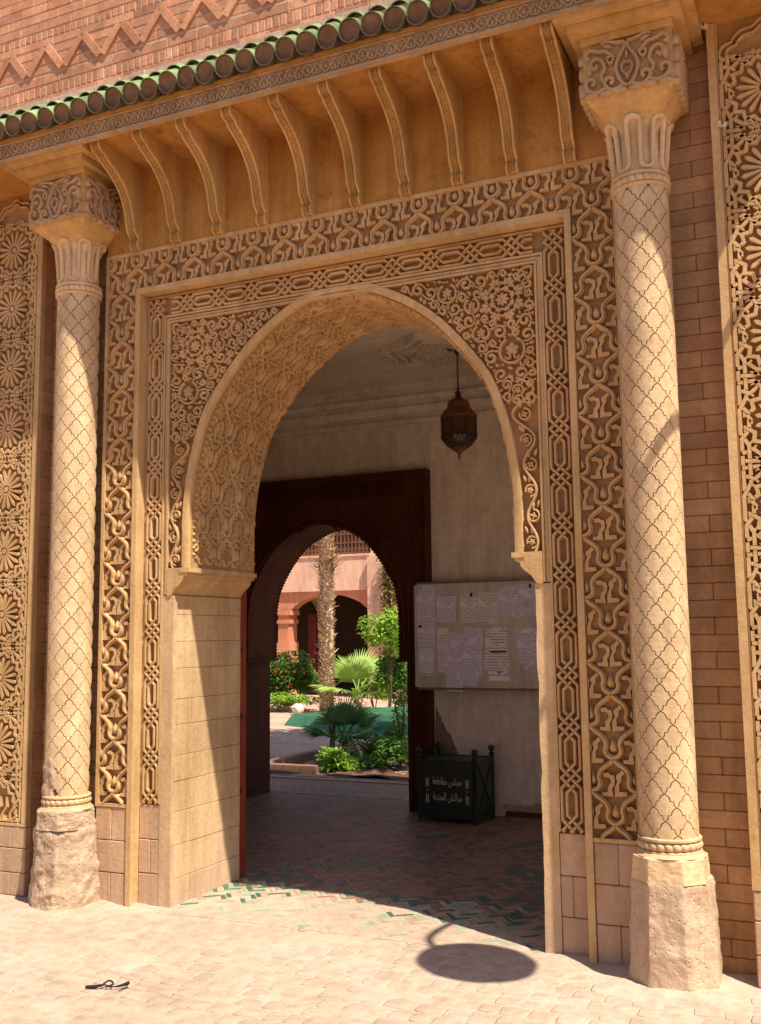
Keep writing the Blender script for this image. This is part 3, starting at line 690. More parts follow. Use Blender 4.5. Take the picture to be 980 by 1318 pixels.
def column(s, label):
    t = thing('column', label, 'column', (s*CX, CY, 0), 'engaged columns flanking the arch')
    worn = s < 0
    mb = MB(); mb.lathe([(CR-.0075, .60), (CR-.0075, 3.82)], 0, 0, 64); core = obj('shaft', mb, 'joint', t, 60)
    for c in range(16):
        th = c*PI/8+(.05 if s > 0 else -.05)
        a = (th+PI) % (2*PI)-PI
        if abs(a) > 1.95: continue
        z = .672+(-tp/2 if c % 2 else 0)
        while z < 3.88:
            if z-tp/2 < .655 or z+tp/2 > 3.785:
                pass
            gone = worn and z < .86 and a < .25 and noise.noise(Vector((a*2.5, z*6, 3))) < .5-(z-.7)*2.0
            if not gone and z-tp/2 > .54 and z+tp/2 < 3.888:
                link('shaft_tile', TM, core, (0, 0, z), (0, 0, th))
            z += tp
    def ring(nm, z0, rr=CR, tw_=1):
        mb = MB(); n, k = 260, 14; vs = []
        for i in range(n):
            th = 2*PI*i/n
            for j in range(k):
                ph = 2*PI*j/k; w_ = 24*th+tw_*ph*1.1; g_ = abs(math.sin(w_/2))**.45
                r_ = .007+.013*g_; vs.append(((rr-.004+r_*math.cos(ph))*math.cos(th), (rr-.004+r_*math.cos(ph))*math.sin(th), z0+.020*math.sin(ph)*(.7+.3*r_/.020)))
        mb.add(vs, [(i*k+j, i*k+(j+1) % k, ((i+1) % n)*k+(j+1) % k, ((i+1) % n)*k+j) for i in range(n) for j in range(k)])
        for zc in (z0-.029, z0+.029): mb.lathe([(rr-.01, zc-.010), (rr+.006, zc-.009), (rr+.012, zc-.004), (rr+.012, zc+.004), (rr+.006, zc+.009), (rr-.01, zc+.010)], 0, 0, 48)
        obj(nm, mb, 'column', t, 50)
    ring('rope_ring', 3.842); ring('rope_ring', .618)
    if worn:   # broken render where the pattern has fallen off, left side of the foot
        mb = MB(); n, k = 50, 40; vs = []
        for j in range(k):
            for i in range(n):
                th = -2.1+2.5*i/(n-1); z = .585+.36*j/(k-1); e = min(1, min(i, n-1-i)/7, (k-1-j)/12)
                rr = CR-.012+e*.014+(.016*nz((th, z*6, 0), 1.6, 5) if e > 0 else 0)*e
                vs.append((rr*math.sin(th), -rr*math.cos(th), z))
        mb.add(vs, [(j*n+i, j*n+i+1, (j+1)*n+i+1, (j+1)*n+i) for j in range(k-1) for i in range(n-1)]); obj('broken_render', mb, 'plinth', t, 80)
    # foot: cushion, chamfered block, flared rough plinth
    mb = MB(); mb.lathe([(CR-.004, .60), (CR+.012, .588), (CR+.03, .572), (.12, .565)], 0, 0, 48); obj('cushion', mb, 'column', t, 50)
    def rough(nm, z0, z1, w0, w1, cham, amp, mat, seed, dep=0):
        mb = MB(); na, nzv = 144, 44; vs = []
        for j in range(nzv+3):
            q = min(1, j/(nzv)); top = j > nzv; z = z0+(z1-z0)*q; w_ = w0+(w1-w0)*(q**.55)
            k2 = 1 if not top else (.72, 0.0)[j-nzv-1]
            for i in range(na):
                th = 2*PI*i/na; c, s_ = math.cos(th), math.sin(th)
                rr = min(w_/max(abs(c), 1e-6), w_/max(abs(s_), 1e-6), (w_*2-cham)/(abs(c)+abs(s_)))
                e = 1-.045*(max(0, q-.93)/.07)**2 if not top else .955
                x, y = rr*c*e*k2, rr*s_*e*k2
                d = nz((x, y, z), 3.2, seed)*amp+nz((x, y, z), 13, seed)*amp*.55+abs(nz((x, y, z), 30, seed))*amp*.5
                if top: vs.append((x, y, z+.3*d*(k2 > 0)))
                else: vs.append((x+c*d, y+s_*d, z+(.25*d if q > .9 else 0)))
        n = na; mb.add(vs, [(j*n+i, j*n+(i+1) % n, (j+1)*n+(i+1) % n, (j+1)*n+i) for j in range(nzv+2) for i in range(n)])
        return obj(nm, mb, mat, t, 35, loc=(0, dep, 0))
    rough('base_block', .462, .572, .166, .160, .085, .006 if s > 0 else .012, 'column' if s > 0 else 'plinth', 2.2*s)
    rough('plinth', -.01, .468, .205, .180, .11, .010 if s > 0 else .018, 'plinth', 7.7*s, .01)
    # capital
    cap = None
    mb = MB(); prof = [(CR-.005, 3.87), (CR-.012, 3.90), (CR-.012, 4.08), (.150, 4.135), (.165, 4.155)]
    mb.lathe(prof, 0, 0, 48)
    neck = obj('capital_neck', mb, 'column', t, 60)
    mb = MB(); cyl = lambda a, b, h: ((CR-.012+h+max(0, b-4.07)**1.4*1.2)*math.sin(a/CR), -(CR-.012+h+max(0, b-4.07)**1.4*1.2)*math.cos(a/CR), b)
    per = 2*PI*CR/7; P = []
    for k in range(-4, 5):
        x = k*per/2; zt, zb = 4.125, 3.925; rr = per/4
        up = k % 2 == 0
        P += [(x-rr, zb+.02), (x-rr, zt-.02)] if False else []
        arc = [(x-rr*math.cos(q*PI/6), (zt if up else zb)+(1 if up else -1)*rr*.9*math.sin(q*PI/6)) for q in range(7)]
        P += arc
    mb.ribbon(P, .022, .020, cyl); obj('serpentine_moulding', mb, 'column', neck, 60)
    hw, y0c, y1c = .217, -.225, .14          # block, relative to the column axis
    mb = MB()
    top, bot = 4.53, 4.25
    mb.box(-hw, y0c, bot, hw, y1c, top)
    # hollow bell between square block and round neck
    k = 40; rings = []
    for q in range(9):
        t_ = q/8; z = bot-(bot-4.135)*t_; ring_ = []
        for i in range(k):
            th = 2*PI*i/k; c, s_ = math.cos(th), math.sin(th)
            sq = min(hw/max(abs(c), 1e-6), (-y0c if s_ < 0 else y1c)/max(abs(s_), 1e-6)); rd = .155
            w_ = (1-t_)**1.25; rr = sq*w_+rd*(1-w_); rr = rr if q else rr*.985
            ring_.append((rr*c, rr*s_, z))
        rings.append(ring_)
    vs = [p for rg in rings for p in rg]; mb.add(vs, [(q*k+i, q*k+(i+1) % k, (q+1)*k+(i+1) % k, (q+1)*k+i) for q in range(8) for i in range(k)])
    cb = obj('capital_block', mb, 'bracket', t, 40)
    def scrolls(mp, w):
        mb = MB(); h = .030
        rb = lambda P, wd=.017: mb.ribbon(P, (lambda t: wd(t)*1.3) if callable(wd) else wd*1.3, h, mp)
        for m_ in (-1, 1):
            f_ = lambda P: [(m_*a, b) for a, b in P]
            rb(f_(catmull([(0, 4.515), (.012, 4.47), (.038, 4.43), (.052, 4.38), (.042, 4.33), (.022, 4.29), (0, 4.275)], 5)))
            rb(f_(catmull([(0, 4.505), (.05, 4.512), (.09, 4.522), (.12, 4.518)], 5)), lambda t: .018-.006*t)
            rb(f_(catmull([(.022, 4.285), (.05, 4.268), (.082, 4.272), (.105, 4.295), (.108, 4.32), (.09, 4.335), (.072, 4.325), (.072, 4.308), (.084, 4.303)], 5)))
            rb(f_(catmull([(.105, 4.285), (.135, 4.272), (.168, 4.275), (.195, 4.298), (.20, 4.33), (.182, 4.348), (.162, 4.340), (.160, 4.322), (.172, 4.314)], 5)))
            rb(f_(catmull([(.112, 4.315), (.125, 4.35), (.108, 4.39), (.118, 4.43), (.145, 4.45), (.168, 4.438), (.172, 4.412), (.156, 4.398), (.142, 4.410)], 5)))
            rb(f_(catmull([(.056, 4.43), (.078, 4.455), (.10, 4.478), (.14, 4.485), (.175, 4.50), (.195, 4.48), (.192, 4.46), (.178, 4.462)], 5)))
            rb(f_(catmull([(.060, 4.43), (.074, 4.41), (.092, 4.42), (.09, 4.44), (.076, 4.44)], 5)), .012)
            mb.dome(f_(petal(.180, 4.36, PI/2, .09, .036)), h, mp); mb.dome(f_(petal(.062, 4.49, .35, .06, .028)), h, mp)
            rb(f_(catmull([(0, 4.33), (.020, 4.35), (.026, 4.378), (.012, 4.40), (0, 4.392)], 4)), .011)
            for q in range(3): mb.dome([(m_*(.035+.07*q)+.038*math.cos(a_*PI/6), 4.262+.016*math.sin(a_*PI/6)) for a_ in range(12)], h*.9, mp)
        mb.dome(petal(0, 4.300, PI/2, .05, .024), h, mp); mb.dome(petal(0, 4.41, PI/2, .06, .018), h, mp)
        return mb
    fr = scrolls(lambda a, b, h: (a*hw/.212, y0c-h, b), hw); obj('scroll_carving', fr, 'fascia', cb, 60)
    kx = (y1c-y0c)/2
    for m_ in (-1, 1):
        sd = scrolls(lambda a, b, h: (m_*(hw+h), (y0c+y1c)/2+m_*a*kx/.212, b), kx); obj('scroll_carving', sd, 'fascia', cb, 60)
    mb = MB()
    mb.box(-.225, -.245, 4.531, .225, .14, 4.572); mb.box(-.275, -.325, 4.574, .275, .14, 4.612); mb.box(-.33, -.385, 4.614, .33, .14, 4.655)
    obj('abacus', mb, 'bracket', t)
    return t
column(-1, 'eroded column with its broken foot, nearer the lit side of the arch jamb')
column(1, 'sound column with whole tile pattern and tall chamfered foot, beside the notice board side')
# ---- recess brickwork
def recess(s, label):
    t = thing('recess_brickwork', label, 'brick wall', (s*1.92, .06, 0), 'brick strips behind the columns')
    def P(o): o.parent = t; o.location = Vector(o.location)-Vector((s*1.92, .06, 0)); return o
    z = .0; i = 0; hs = .0835
    while z < 4.6:
        cuts = [1.670, 1.79, 2.045, 2.165] if i % 2 else [1.670, 1.912, 2.165]
        if z < .5 and i % 3 == 0: cuts = [1.67, 2.165]
        for a, b in zip(cuts, cuts[1:]):
            x0, x1 = sorted((s*(a+.0012), s*(b-.0012))); P(block(None, x0, .060, z+.0012, x1, .080, z+hs-.0012, 'recess_brick', 'brick', jit=.0012))
        z += hs; i += 1
    return t
recess(-1, 'shaded brick strip between the eroded column and its carved side panel')
recess(1, 'brown brick strip between the sound column and its carved side panel')
# ---- star panels
def star_panel(s, label):
    xc = 2.425; t = thing('star_panel', label, 'carved panel', (s*xc, -.045, 0), 'tall star-carved side panels')
    def P(o): o.parent = t; o.location = Vector(o.location)-Vector((s*xc, -.045, 0)); return o
    mb = MB(); mb.box(-.26, .020, 0, .26, .345, 4.66)
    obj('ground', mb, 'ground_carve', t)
    mb = MB()
    for m_ in (-1, 1):
        mb.box(m_*.222, -.022, .425, m_*.262, .0205, 4.652); mb.box(m_*.212, -.008, .44, m_*.221, .0207, 4.652)
    mb.box(-.221, -.020, .425, .221, .0206, .442)
    obj('frame', mb, 'arch', t)
    H = .037; base = lambda a, b, h: (a, .020-h, b)
    # one period of interlace around a sixteen-armed star
    st = []
    for m_ in (-1, 1):
        st.append([(m_*.200, -.208), (m_*.200, -.085), (m_*.163, -.04), (m_*.163, .04), (m_*.200, .085), (m_*.200, .208)])
        st.append([(m_*.168, -.208), (m_*.168, -.12), (m_*.203, -.055), (m_*.203, .055), (m_*.168, .12), (m_*.168, .208)])
        st.append([(m_*.20, -.155), (m_*.150, -.135), (m_*.115, -.165), (m_*.045, -.178), (-m_*.01, -.2077)])
        st.append([(m_*.20, .155), (m_*.150, .135), (m_*.115, .165), (m_*.045, .178), (-m_*.01, .2077)])
        st.append([(m_*.205, -.19), (m_*.13, -.195), (m_*.085, -.150), (m_*.04, -.2077)])
        st.append([(m_*.205, .19), (m_*.13, .195), (m_*.085, .150), (m_*.04, .2077)])
    zig = []
    for k in range(33):
        a = k*PI/16; rr = .176 if k % 2 else .150
        zig.append((rr*math.cos(a), rr*math.sin(a)))
    st.append(zig[:17]); st.append(zig[16:])
    pcs = weave(st, .0115)
    mb = MB(); PR = ((-.5, 0), (-.42, 1), (.42, 1), (.5, 0))
    for p in pcs: mb.ribbon(p, .0205, H, base, prof=PR)
    for k in range(16):
        a = (k+.5)*PI/8; c, s_ = math.cos(a), math.sin(a)
        pt = [(.027, .0036), (.034, .0058), (.122, .0108), (.138, .0)]
        out = [(c*q-s_*w_, s_*q+c*w_) for q, w_ in pt]+[(c*q+s_*w_, s_*q-c*w_) for q, w_ in pt[-2::-1]]
        mb.plate(out, H, base)
    mb.dome([(.019*math.cos(k*PI/8), .021*math.sin(k*PI/8)) for k in range(16)], H, base, lv=((1, 0), (.9, 1), (.5, 1)))
    for a_ in (-1, 1):          # small kites and stubs that close the gaps between the stars
        for b_ in (-1, 1):
            mb.plate([(a_*.100, b_*.196), (a_*.112, b_*.180), (a_*.150, b_*.172), (a_*.125, b_*.194)], H, base)
            mb.ribbon([(a_*.148, b_*.095), (a_*.168, b_*.112)], .014, H*.97, base, prof=PR); mb.ribbon([(a_*.183, b_*.02), (a_*.183, b_*.05)], .012, H*.97, base, prof=PR)
            mb.ribbon([(a_*.062, b_*.202), (a_*.085, b_*.186)], .014, H*.97, base, prof=PR); mb.ribbon([(a_*.135, b_*.118), (a_*.152, b_*.140)], .013, H*.96, base, prof=PR)
        mb.plate([(-.012, a_*.196), (0, a_*.182), (.012, a_*.196), (0, a_*.2065)], H, base)
    me = mb.mesh('star_rosette', 'carve', None)
    for k in range(-1, 8): link('star_rosette', me, t, (0, 0, 3.845-.4155*k))
    mb = MB()
    for p in pcs:
        for pc in clipseg([(a, b+3.845-.4155*8) for a, b in p], -.3, .442, .3, .7285): mb.ribbon(pc, .0165, H, base, prof=PR)
    for x in (-.12, -.06, 0, .06, .12): mb.ribbon([(x, .45), (x, .50), (x+.03, .54), (x+.03, .60)], .0165, H*.96, base, prof=PR)
    mb.ribbon([(-.2, .455), (.2, .455)], .013, H*1.03, base, prof=PR)
    # lobed arch at the head
    zt = 4.261+.208
    L = catmull([(-.205, zt), (-.205, zt+.02), (-.19, zt+.055), (-.145, zt+.07), (-.14, zt+.085), (-.10, zt+.12), (-.05, zt+.125), (-.03, zt+.14), (0, zt+.16), (.03, zt+.14), (.05, zt+.125), (.10, zt+.12), (.14, zt+.085), (.145, zt+.07), (.19, zt+.055), (.205, zt+.02), (.205, zt)], 3)
    obj('border_interlace', mb, 'carve', t)
    for nm_, P_, w_ in (('lobed_head', L, .015), ('inner_lobed_head', [(a*.85, (b-zt)*.85+zt-.01) for a, b in L], .012)):
        mb = MB(); mb.ribbon(P_, w_, H*.9, base); obj(nm_, mb, 'carve', t)
    # dressed foot
    for a, b, st_ in ((.002, .14, 0), (.142, .29, 1), (.292, .423, 0)):
        cuts = [-.26, .02, .26] if st_ else [-.26, -.12, .14, .26]
        for c, d in zip(cuts, cuts[1:]):
            P(block(None, s*xc+c+.001, -.045-.018, a, s*xc+d-.001, -.045+.0208, b-.002, 'block'))
    # brick courses on the return towards the column
    z = 0; i = 0
    while z < 4.6:
        x0, x1 = sorted((s*2.160, s*2.1645)); P(block(None, x0, -.034, z+.0012, x1, .0575, z+.0835-.0012, 'recess_brick', 'brick', front='x')); z += .0835; i += 1
    return t
star_panel(-1, 'sunlit star-carved stucco panel beyond the eroded column, with block foot')
star_panel(1, 'star-carved stucco panel beyond the sound column, with two small chipped brackets')
for (x, z, nm, lab) in ((2.150, 4.645, 'corner_bracket', 'pale chipped cable clip at the top corner of the star panel'), (2.215, 4.105, 'wall_clip', 'small white cable clip on the star panel beside the capital')):
    t = thing(nm, lab, 'cable clip', (x, -.075, z)); mb = MB(); mb.box(-.022, -.006, -.010, .022, .012, .012); mb.box(-.016, -.014, -.004, .0, -.006, .010)
    obj('plate', mb, 'plastic', t, rot=(0, .35, 0)); mb = MB(); mb.tube([(.004, -.022, .001), (.004, -.004, .001)], .004, 8); obj('screw', mb, 'iron', t)
# ---- plain street wall on both sides
for s, lb in ((-1, 'plain ochre street wall continuing beyond the sunlit star panel'), (1, 'plain ochre street wall carrying the wall lantern')):
    t = thing('street_wall', lb, 'wall', (s*2.7, 0, 0)); mb = MB(); mb.box(0 if s > 0 else -6, -.02, -.02, 6 if s > 0 else 0, .345, 5.0)
    obj('rendered_wall', mb, 'arch', t)
# ================================================================ EAVES
XE = 2.83
eav = thing('carved_eaves', 'overhanging ochre eaves on curved brackets with a carved fascia', 'eaves')
mb = MB()
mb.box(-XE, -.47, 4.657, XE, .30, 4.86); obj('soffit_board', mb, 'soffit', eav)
mb = MB(); mb.box(-XE, -.495, 4.650, XE, -.471, 4.80); mb.box(-XE, -.512, 4.636, XE, -.470, 4.650); mb.box(-XE, -.508, 4.742, XE, -.496, 4.754); mb.box(-XE, -.52, 4.757, XE, -.30, 4.775, 1)
obj('fascia_board', mb, ['fascia', 'soffit'], eav)
mb = MB(); F = pl(-.4955); per = .112
PR4 = ((-.5, 0), (-.36, 1), (.36, 1), (.5, 0))
k = 0; x = -XE+.03
while x < XE-.06:
    z0 = 4.654
    for m_ in (-1, 1):
        mb.ribbon([(x+m_*.056, z0+.012), (x+m_*.034, z0+.020), (x+m_*.030, z0+.050), (x+m_*.018, z0+.072), (x, z0+.082)], .0085, .011, F, prof=PR4)
        mb.ribbon([(x+m_*.056, z0+.078), (x+m_*.040, z0+.052), (x+m_*.022, z0+.030), (x, z0+.006)], .0085, .012, F, prof=PR4)
        mb.ribbon([(x+m_*.008, z0+.052), (x, z0+.066)], .006, .010, F, prof=PR4)
    mb.dome([(x, z0+.060), (x+.011, z0+.044), (x, z0+.026), (x-.011, z0+.044)], .011, F)
    mb.dome([(x+.056, z0+.060), (x+.064, z0+.030), (x+.056, z0+.012), (x+.048, z0+.030)], .011, F)
    x += per
obj('fascia_carving', mb, 'fascia', eav)
# curved bracket, built once
def bracket_meshes():
    cur = catmull([(-.020, 4.105), (-.040, 4.112), (-.048, 4.135), (-.036, 4.158), (-.050, 4.185), (-.078, 4.215), (-.092, 4.27), (-.108, 4.335), (-.140, 4.405), (-.190, 4.468), (-.255, 4.520), (-.330, 4.560), (-.372, 4.580), (-.380, 4.600), (-.398, 4.600), (-.430, 4.612), (-.440, 4.635), (-.440, 4.656)], 3)
    mb = MB(); w = .036
    P = [(y, z) for y, z in cur]+[(.001, 4.656), (.001, 4.105)]
    mb.prism(P, -w+.006, w-.006, axis='x')
    body = mb.mesh('bracket_body', 'bracket', 30)
    def face(a, b, h):     # b = position along the curve, a = across
        b = max(0, min(len(cur)-1.001, b)); i = int(b); t = b-i; p, q = cur[i], cur[i+1]; l = math.hypot(q[0]-p[0], q[1]-p[1]) or 1
        n_ = (-(q[1]-p[1])/l, (q[0]-p[0])/l)
        return (a, p[0]+(q[0]-p[0])*t+n_[0]*h, p[1]+(q[1]-p[1])*t+n_[1]*h)
    mb = MB(); n = len(cur)-1
    for m_ in (-1, 1): mb.ribbon([(m_*.028, i) for i in range(0, n+1)], .016, .015, face, prof=PR4)
    rails = mb.mesh('bracket_rail', 'bracket', 40)
    mb = MB()
    for i in range(2, n-1):
        for q in (0, .5):
            mb.ribbon([(-.007, i+q), (-.007, i+q+.27)], .009, .008, face, prof=PR4)
            mb.ribbon([(.007, i+q+.25), (.007, i+q+.5)], .009, .008, face, prof=PR4)
            mb.ribbon([(-.02, i+q+.25), (.02, i+q+.25)], .0, .006, face, prof=PR4) if False else None
        mb.ribbon([(-.021, i+.25), (.021, i+.25)], .12, .006, face, prof=PR4)
    chain = mb.mesh('chain_inlay', 'bracket', None)
    return body, rails, chain
bb, br_, bc_ = bracket_meshes()
for i in range(10):
    o = link('bracket', bb, eav, (-1.410+.3165*i, 0, 0)); link('bracket_rail', br_, o); link('chain_inlay', bc_, o)
# ================================================================ TILES
til = thing('tiled_eave', 'row of green glazed half-round tiles above the carved fascia', 'tiled roof', (0, -.555, 4.8))
def tile_meshes():
    R_ = .064; n = 14; ang = math.radians(40); L_ = .175
    def half(R1, R2, a0, a1, th, mat, nm, fwd=0.):
        mb = MB(); vs = []
        for (rr, yy) in ((R1, -fwd), (R1-th, -fwd), (R2-th, L_), (R2, L_)):
            for i in range(n+1):
                a = a0+(a1-a0)*i/n; vs.append((rr*math.cos(a), yy, rr*math.sin(a)))
        k = n+1; mb.add(vs, [(q*k+i, q*k+i+1, ((q+1) % 4)*k+i+1, ((q+1) % 4)*k+i) for q in range(4) for i in range(n)]+[(0, k, 2*k, 3*k), (n, k+n, 2*k+n, 3*k+n)])
        if len(mat) > 1: mb.m = [(0 if (i//n) == 3 else 1) if i < 4*n else 1 for i in range(len(mb.f))]
        return mb.mesh(nm, mat, 50)
    cov = half(R_, R_*.88, .0, PI, .0045, ['green'], 'cover_tile')
    pan = half(R_*.98, R_*.84, PI+.0, 2*PI-.0, .0075, ['underglaze', 'claylip'], 'pan_tile', .020)
    mb = MB(); vs = [(0, .016, 0)]
    for i in range(20):
        a = 2*PI*i/20; vs.append(((R_-.004)*math.cos(a), .004+random.uniform(-.002, .003), (R_-.004)*math.sin(a)))
    mb.add(vs, [(0, 1+i, 1+(i+1) % 20) for i in range(20)]); plug = mb.mesh('clay_filling', 'clay', 60)
    return cov, pan, plug
cov, pan, plug = tile_meshes(); per = .1315; n_t = int(2*XE/per)
for i in range(n_t):
    x = -XE+.07+i*per; jz = random.uniform(-.006, .006)
    R_x = math.radians(35+random.uniform(-4, 4)); rz = random.uniform(-.06, .06)
    c = link('cover_tile', cov, til, (x, -.0, .022+jz), (R_x, 0, rz)); link('pan_tile', pan, til, (x, -.0, .020+jz), (R_x*.5, 0, rz)); link('clay_filling', plug, til, (x, .003, .021+jz), (R_x*.7, 0, rz))
    link('cover_tile', cov, til, (x+random.uniform(-.004, .004), .075, .100+jz), (R_x, 0, 0))
mb = MB(); mb.box(-XE, .045, -.04, XE, .20, .12, 0); mb.box(-XE, .11, .10, XE, .20, .222, 1)
for i in range(60): mb.box(-XE+i*.0943, .10+random.uniform(0, .012), .17, -XE+i*.0943+.094, .16, .212+random.uniform(0, .015), 1)
obj('mortar_bed', mb, ['clay', 'brick_mortar'], til)
# ================================================================ UPPER BRICK WALL
up = thing('upper_brick_wall', 'red brick wall with dentil courses and a raised zigzag band above the tiles', 'brick wall', (0, -.38, 5.0))
mb = MB(); mb.box(-XE, .0045, -.02, XE, .60, 2.2); obj('mortar_core', mb, 'brick_mortar', up)
def ub(x0, z0, x1, z1, nm='brick', yy=0., mat='brick'):
    key = (round(x1-x0, 3), round(z1-z0, 3), nm)
    o = block(up, x0, -.0+yy, z0, x1, .03+yy, z1, mat, nm, .0025, jit=.0015); return o
vx0, vx1 = -XE+.3, .95
def stretch(z0, z1, off, L_=.2115, lim=.95):
    x = vx0+off
    while x < lim: ub(x+.002, z0, x+L_-.0045, z1); x += L_
stretch(.030, .095, .0)
x = vx0
while x < .9: ub(x, .102, x+.036, .171, 'dentil_brick'); x += .047
stretch(.178, .236, .13)
# zigzag: horizontal courses behind, slanted soldiers in front
x = vx0; ZB, ZT, per = .252, .436, .304
while x < .5:
    for q in range(3): ub(x, ZB+.004+.061*q, x+per-.004, ZB+.054+.061*q, 'course_brick', .001)
    x += per
_zm = {}
def slat(x0, z0, x1, z1):
    key = x1 > x0
    if key not in _zm:
        L_ = math.hypot(x1-x0, z1-z0); mb = MB(); mb.box(-L_/2, -.013, -.025, L_/2, .010, .025); _zm[key] = mb.mesh('slanted_brick', 'brick')
    link('slanted_brick', _zm[key], up, ((x0+x1)/2, 0, (z0+z1)/2), (0, -math.atan2(z1-z0, x1-x0), 0))
x = -2.039-.304
while x < .5:
    slat(x+.012, ZB+.010, x+.140, ZT-.006); slat(x+.164, ZT-.006, x+.292, ZB+.010); x += .304
stretch(.442, .492, .07, lim=.4)
x = vx0
while x < .35: ub(x, .499, x+.036, .552, 'dentil_brick'); x += .047
for k in range(7): stretch(.560+.0655*k, .560+.0655*k+.058, .105*(k % 2), lim=.3)
# ================================================================ WALL LANTERN (casts the round shadow on the paving)
Lp = Vector((3.0, -1.28, 4.0))
t = thing('globe_lantern', 'round globe street lantern hanging from a curved iron wall arm', 'street lamp', Lp)
mb = MB(); mb.lathe([(0, -.285), (.05, -.28), (.14, -.245), (.22, -.175), (.268, -.08), (.28, 0), (.268, .08), (.22, .175), (.14, .245), (.05, .28), (0, .285)], 0, 0, 32); obj('globe', mb, 'plastic', t, 60)
mb = MB(); mb.lathe([(.0, .36), (.03, .35), (.035, .31), (.09, .27), (.10, .25)], 0, 0, 16); mb.lathe([(0, -.50), (.015, -.48), (.03, -.44), (.012, -.40), (.03, -.36), (.05, -.29)], 0, 0, 12)
for k in range(4):
    a = k*PI/2; mb.tube([(math.cos(a)*(.02+.05*math.sin(q*PI/6)), math.sin(a)*(.02+.05*math.sin(q*PI/6)), -.32-.028*q) for q in range(7)], .010, 6)
obj('finial', mb, 'iron', t, 60)
mb = MB(); mb.tube(catmull([(0, 0, .35), (-.03, .02, .45), (-.07, .12, .53), (-.10, .30, .50), (-.10, .55, .44), (-.08, .85, .42), (-.05, 1.26, .40)], 6), .022, 10); obj('arm', mb, 'iron', t, 60)
mb = MB(); mb.tube(catmull([(-.08, .9, .42), (-.07, 1.05, .30), (-.06, 1.15, .12), (-.05, 1.26, .02)], 6), .014, 8); mb.box(-.09, 1.235, -.05, -.01, 1.265, .48); obj('wall_plate', mb, 'iron', t)
# ================================================================ GROUND
def st_(name, mb, mat, **k): return obj(name, mb, mat, kind='structure', **k)
mb = MB(); mb.add([(-150, -150, -.035), (150, -150, -.035), (150, 150, -.035), (-150, 150, -.035)], [(0, 1, 2, 3)]); st_('ground', mb, 'court')
street = None
mb = MB(); nx_, ny_ = 130, 70; vs = []
for j in range(ny_+1):
    for i in range(nx_+1):
        x = -4+8*i/nx_; y = -3.6+3.75*j/ny_; d = min(1, max(0, (y+.75)/.6))
        z = -.0008+.0022*noise.noise(Vector((x*3, y*3, 0)))+.0010*noise.noise(Vector((x*11, y*11, 5)))
        near = min(math.hypot(max(0, abs(x-s*CX)-.2), max(0, -y-.30)) for s in (-1, 1)) if y < 0 else 0
        if y < .05 and abs(x) > 1.10: z += .030*max(0, 1-near/.14)*(.6+.5*noise.noise(Vector((x*8, y*8, 4))))*min(1, (abs(x)-1.10)/.3)
        vs.append((x, y, z))
mb.add(vs, [(j*(nx_+1)+i, j*(nx_+1)+i+1, (j+1)*(nx_+1)+i+1, (j+1)*(nx_+1)+i) for j in range(ny_) for i in range(nx_)])
street = st_('street_paving', mb, 'sand', smooth=60)
pv = []
y = -3.4; row = 0
while y < -.02:
    hgt = .098+.014*random.random(); x = -3.9+(.065 if row % 2 else 0)+random.uniform(-.02, .02)
    while x < 3.9:
        wd = .112+random.uniform(-.03, .03)
        cx, cy = x+wd/2, y+hgt/2; cy += .05*math.sin(cx*.9+1)+.012*noise.noise(Vector((cx*2, cy*2, 1)))
        near = min(math.hypot(cx-s*CX, cy) for s in (-1, 1))
        if cy < -.06 and near > .42 and not (abs(cx) > 1.15 and cy > -.16): pv.append((cx, cy, wd, hgt))
        x += wd+.006
    y += hgt+.005; row += 1
camx, camy = 2.61, -5.13
def seen(cx, cy):
    d = Vector((cx, cy, 0))-Vector((2.61475, -5.13124, 1.6)); zz = d.dot(f)
    if zz < .5: return False
    px = 490+1304*d.dot(r)/zz; py = 659-1304*d.dot(u)/zz
    return -40 < px < 1020 and py < 1360
vis = sorted([p for p in pv if seen(*p[:2])], key=lambda p: (p[0]-camx)**2+(p[1]-camy)**2)
def paver_mesh(var):
    rr = random.Random(var); n = 16; out = []
    for i in range(n):
        a = 2*PI*i/n; c, s_ = math.cos(a), math.sin(a); q = 1/(abs(c)**9+abs(s_)**9)**(1/9); q *= rr.uniform(.90, 1.0); out.append((c*q*.5, s_*q*.5))
    mb = MB(); vs = [(x, y, -.006) for x, y in out]+[(x*.985, y*.985, -.0008) for x, y in out]+[(x*.92, y*.92, .0) for x, y in out]
    mb.add(vs, [(k*n+i, k*n+(i+1) % n, (k+1)*n+(i+1) % n, (k+1)*n+i) for k in range(2) for i in range(n)]+[tuple(range(2*n, 3*n))]); return mb.mesh('paver', 'paver', 50)
PM = [paver_mesh(i) for i in range(8)]
for cx, cy, wd, hgt in vis[:300]:
    link('paver', random.choice(PM), street, (cx, cy, random.uniform(-.0012, .0010)), (random.uniform(-.012, .012), random.uniform(-.012, .012), random.uniform(-.05, .05)), (wd, hgt, 1))
mb = MB(); rest = set(vis[:300])
for p in pv:
    if p in rest: continue
    cx, cy, wd, hgt = p; me = random.choice(PM); z = random.uniform(-.0012, .0010)
    mb.add([(cx+v.co.x*wd, cy+v.co.y*hgt, z+v.co.z) for v in me.vertices], [tuple(q.vertices) for q in me.polygons])
o = obj('far_pavers', mb, 'paver', street, kind='stuff')
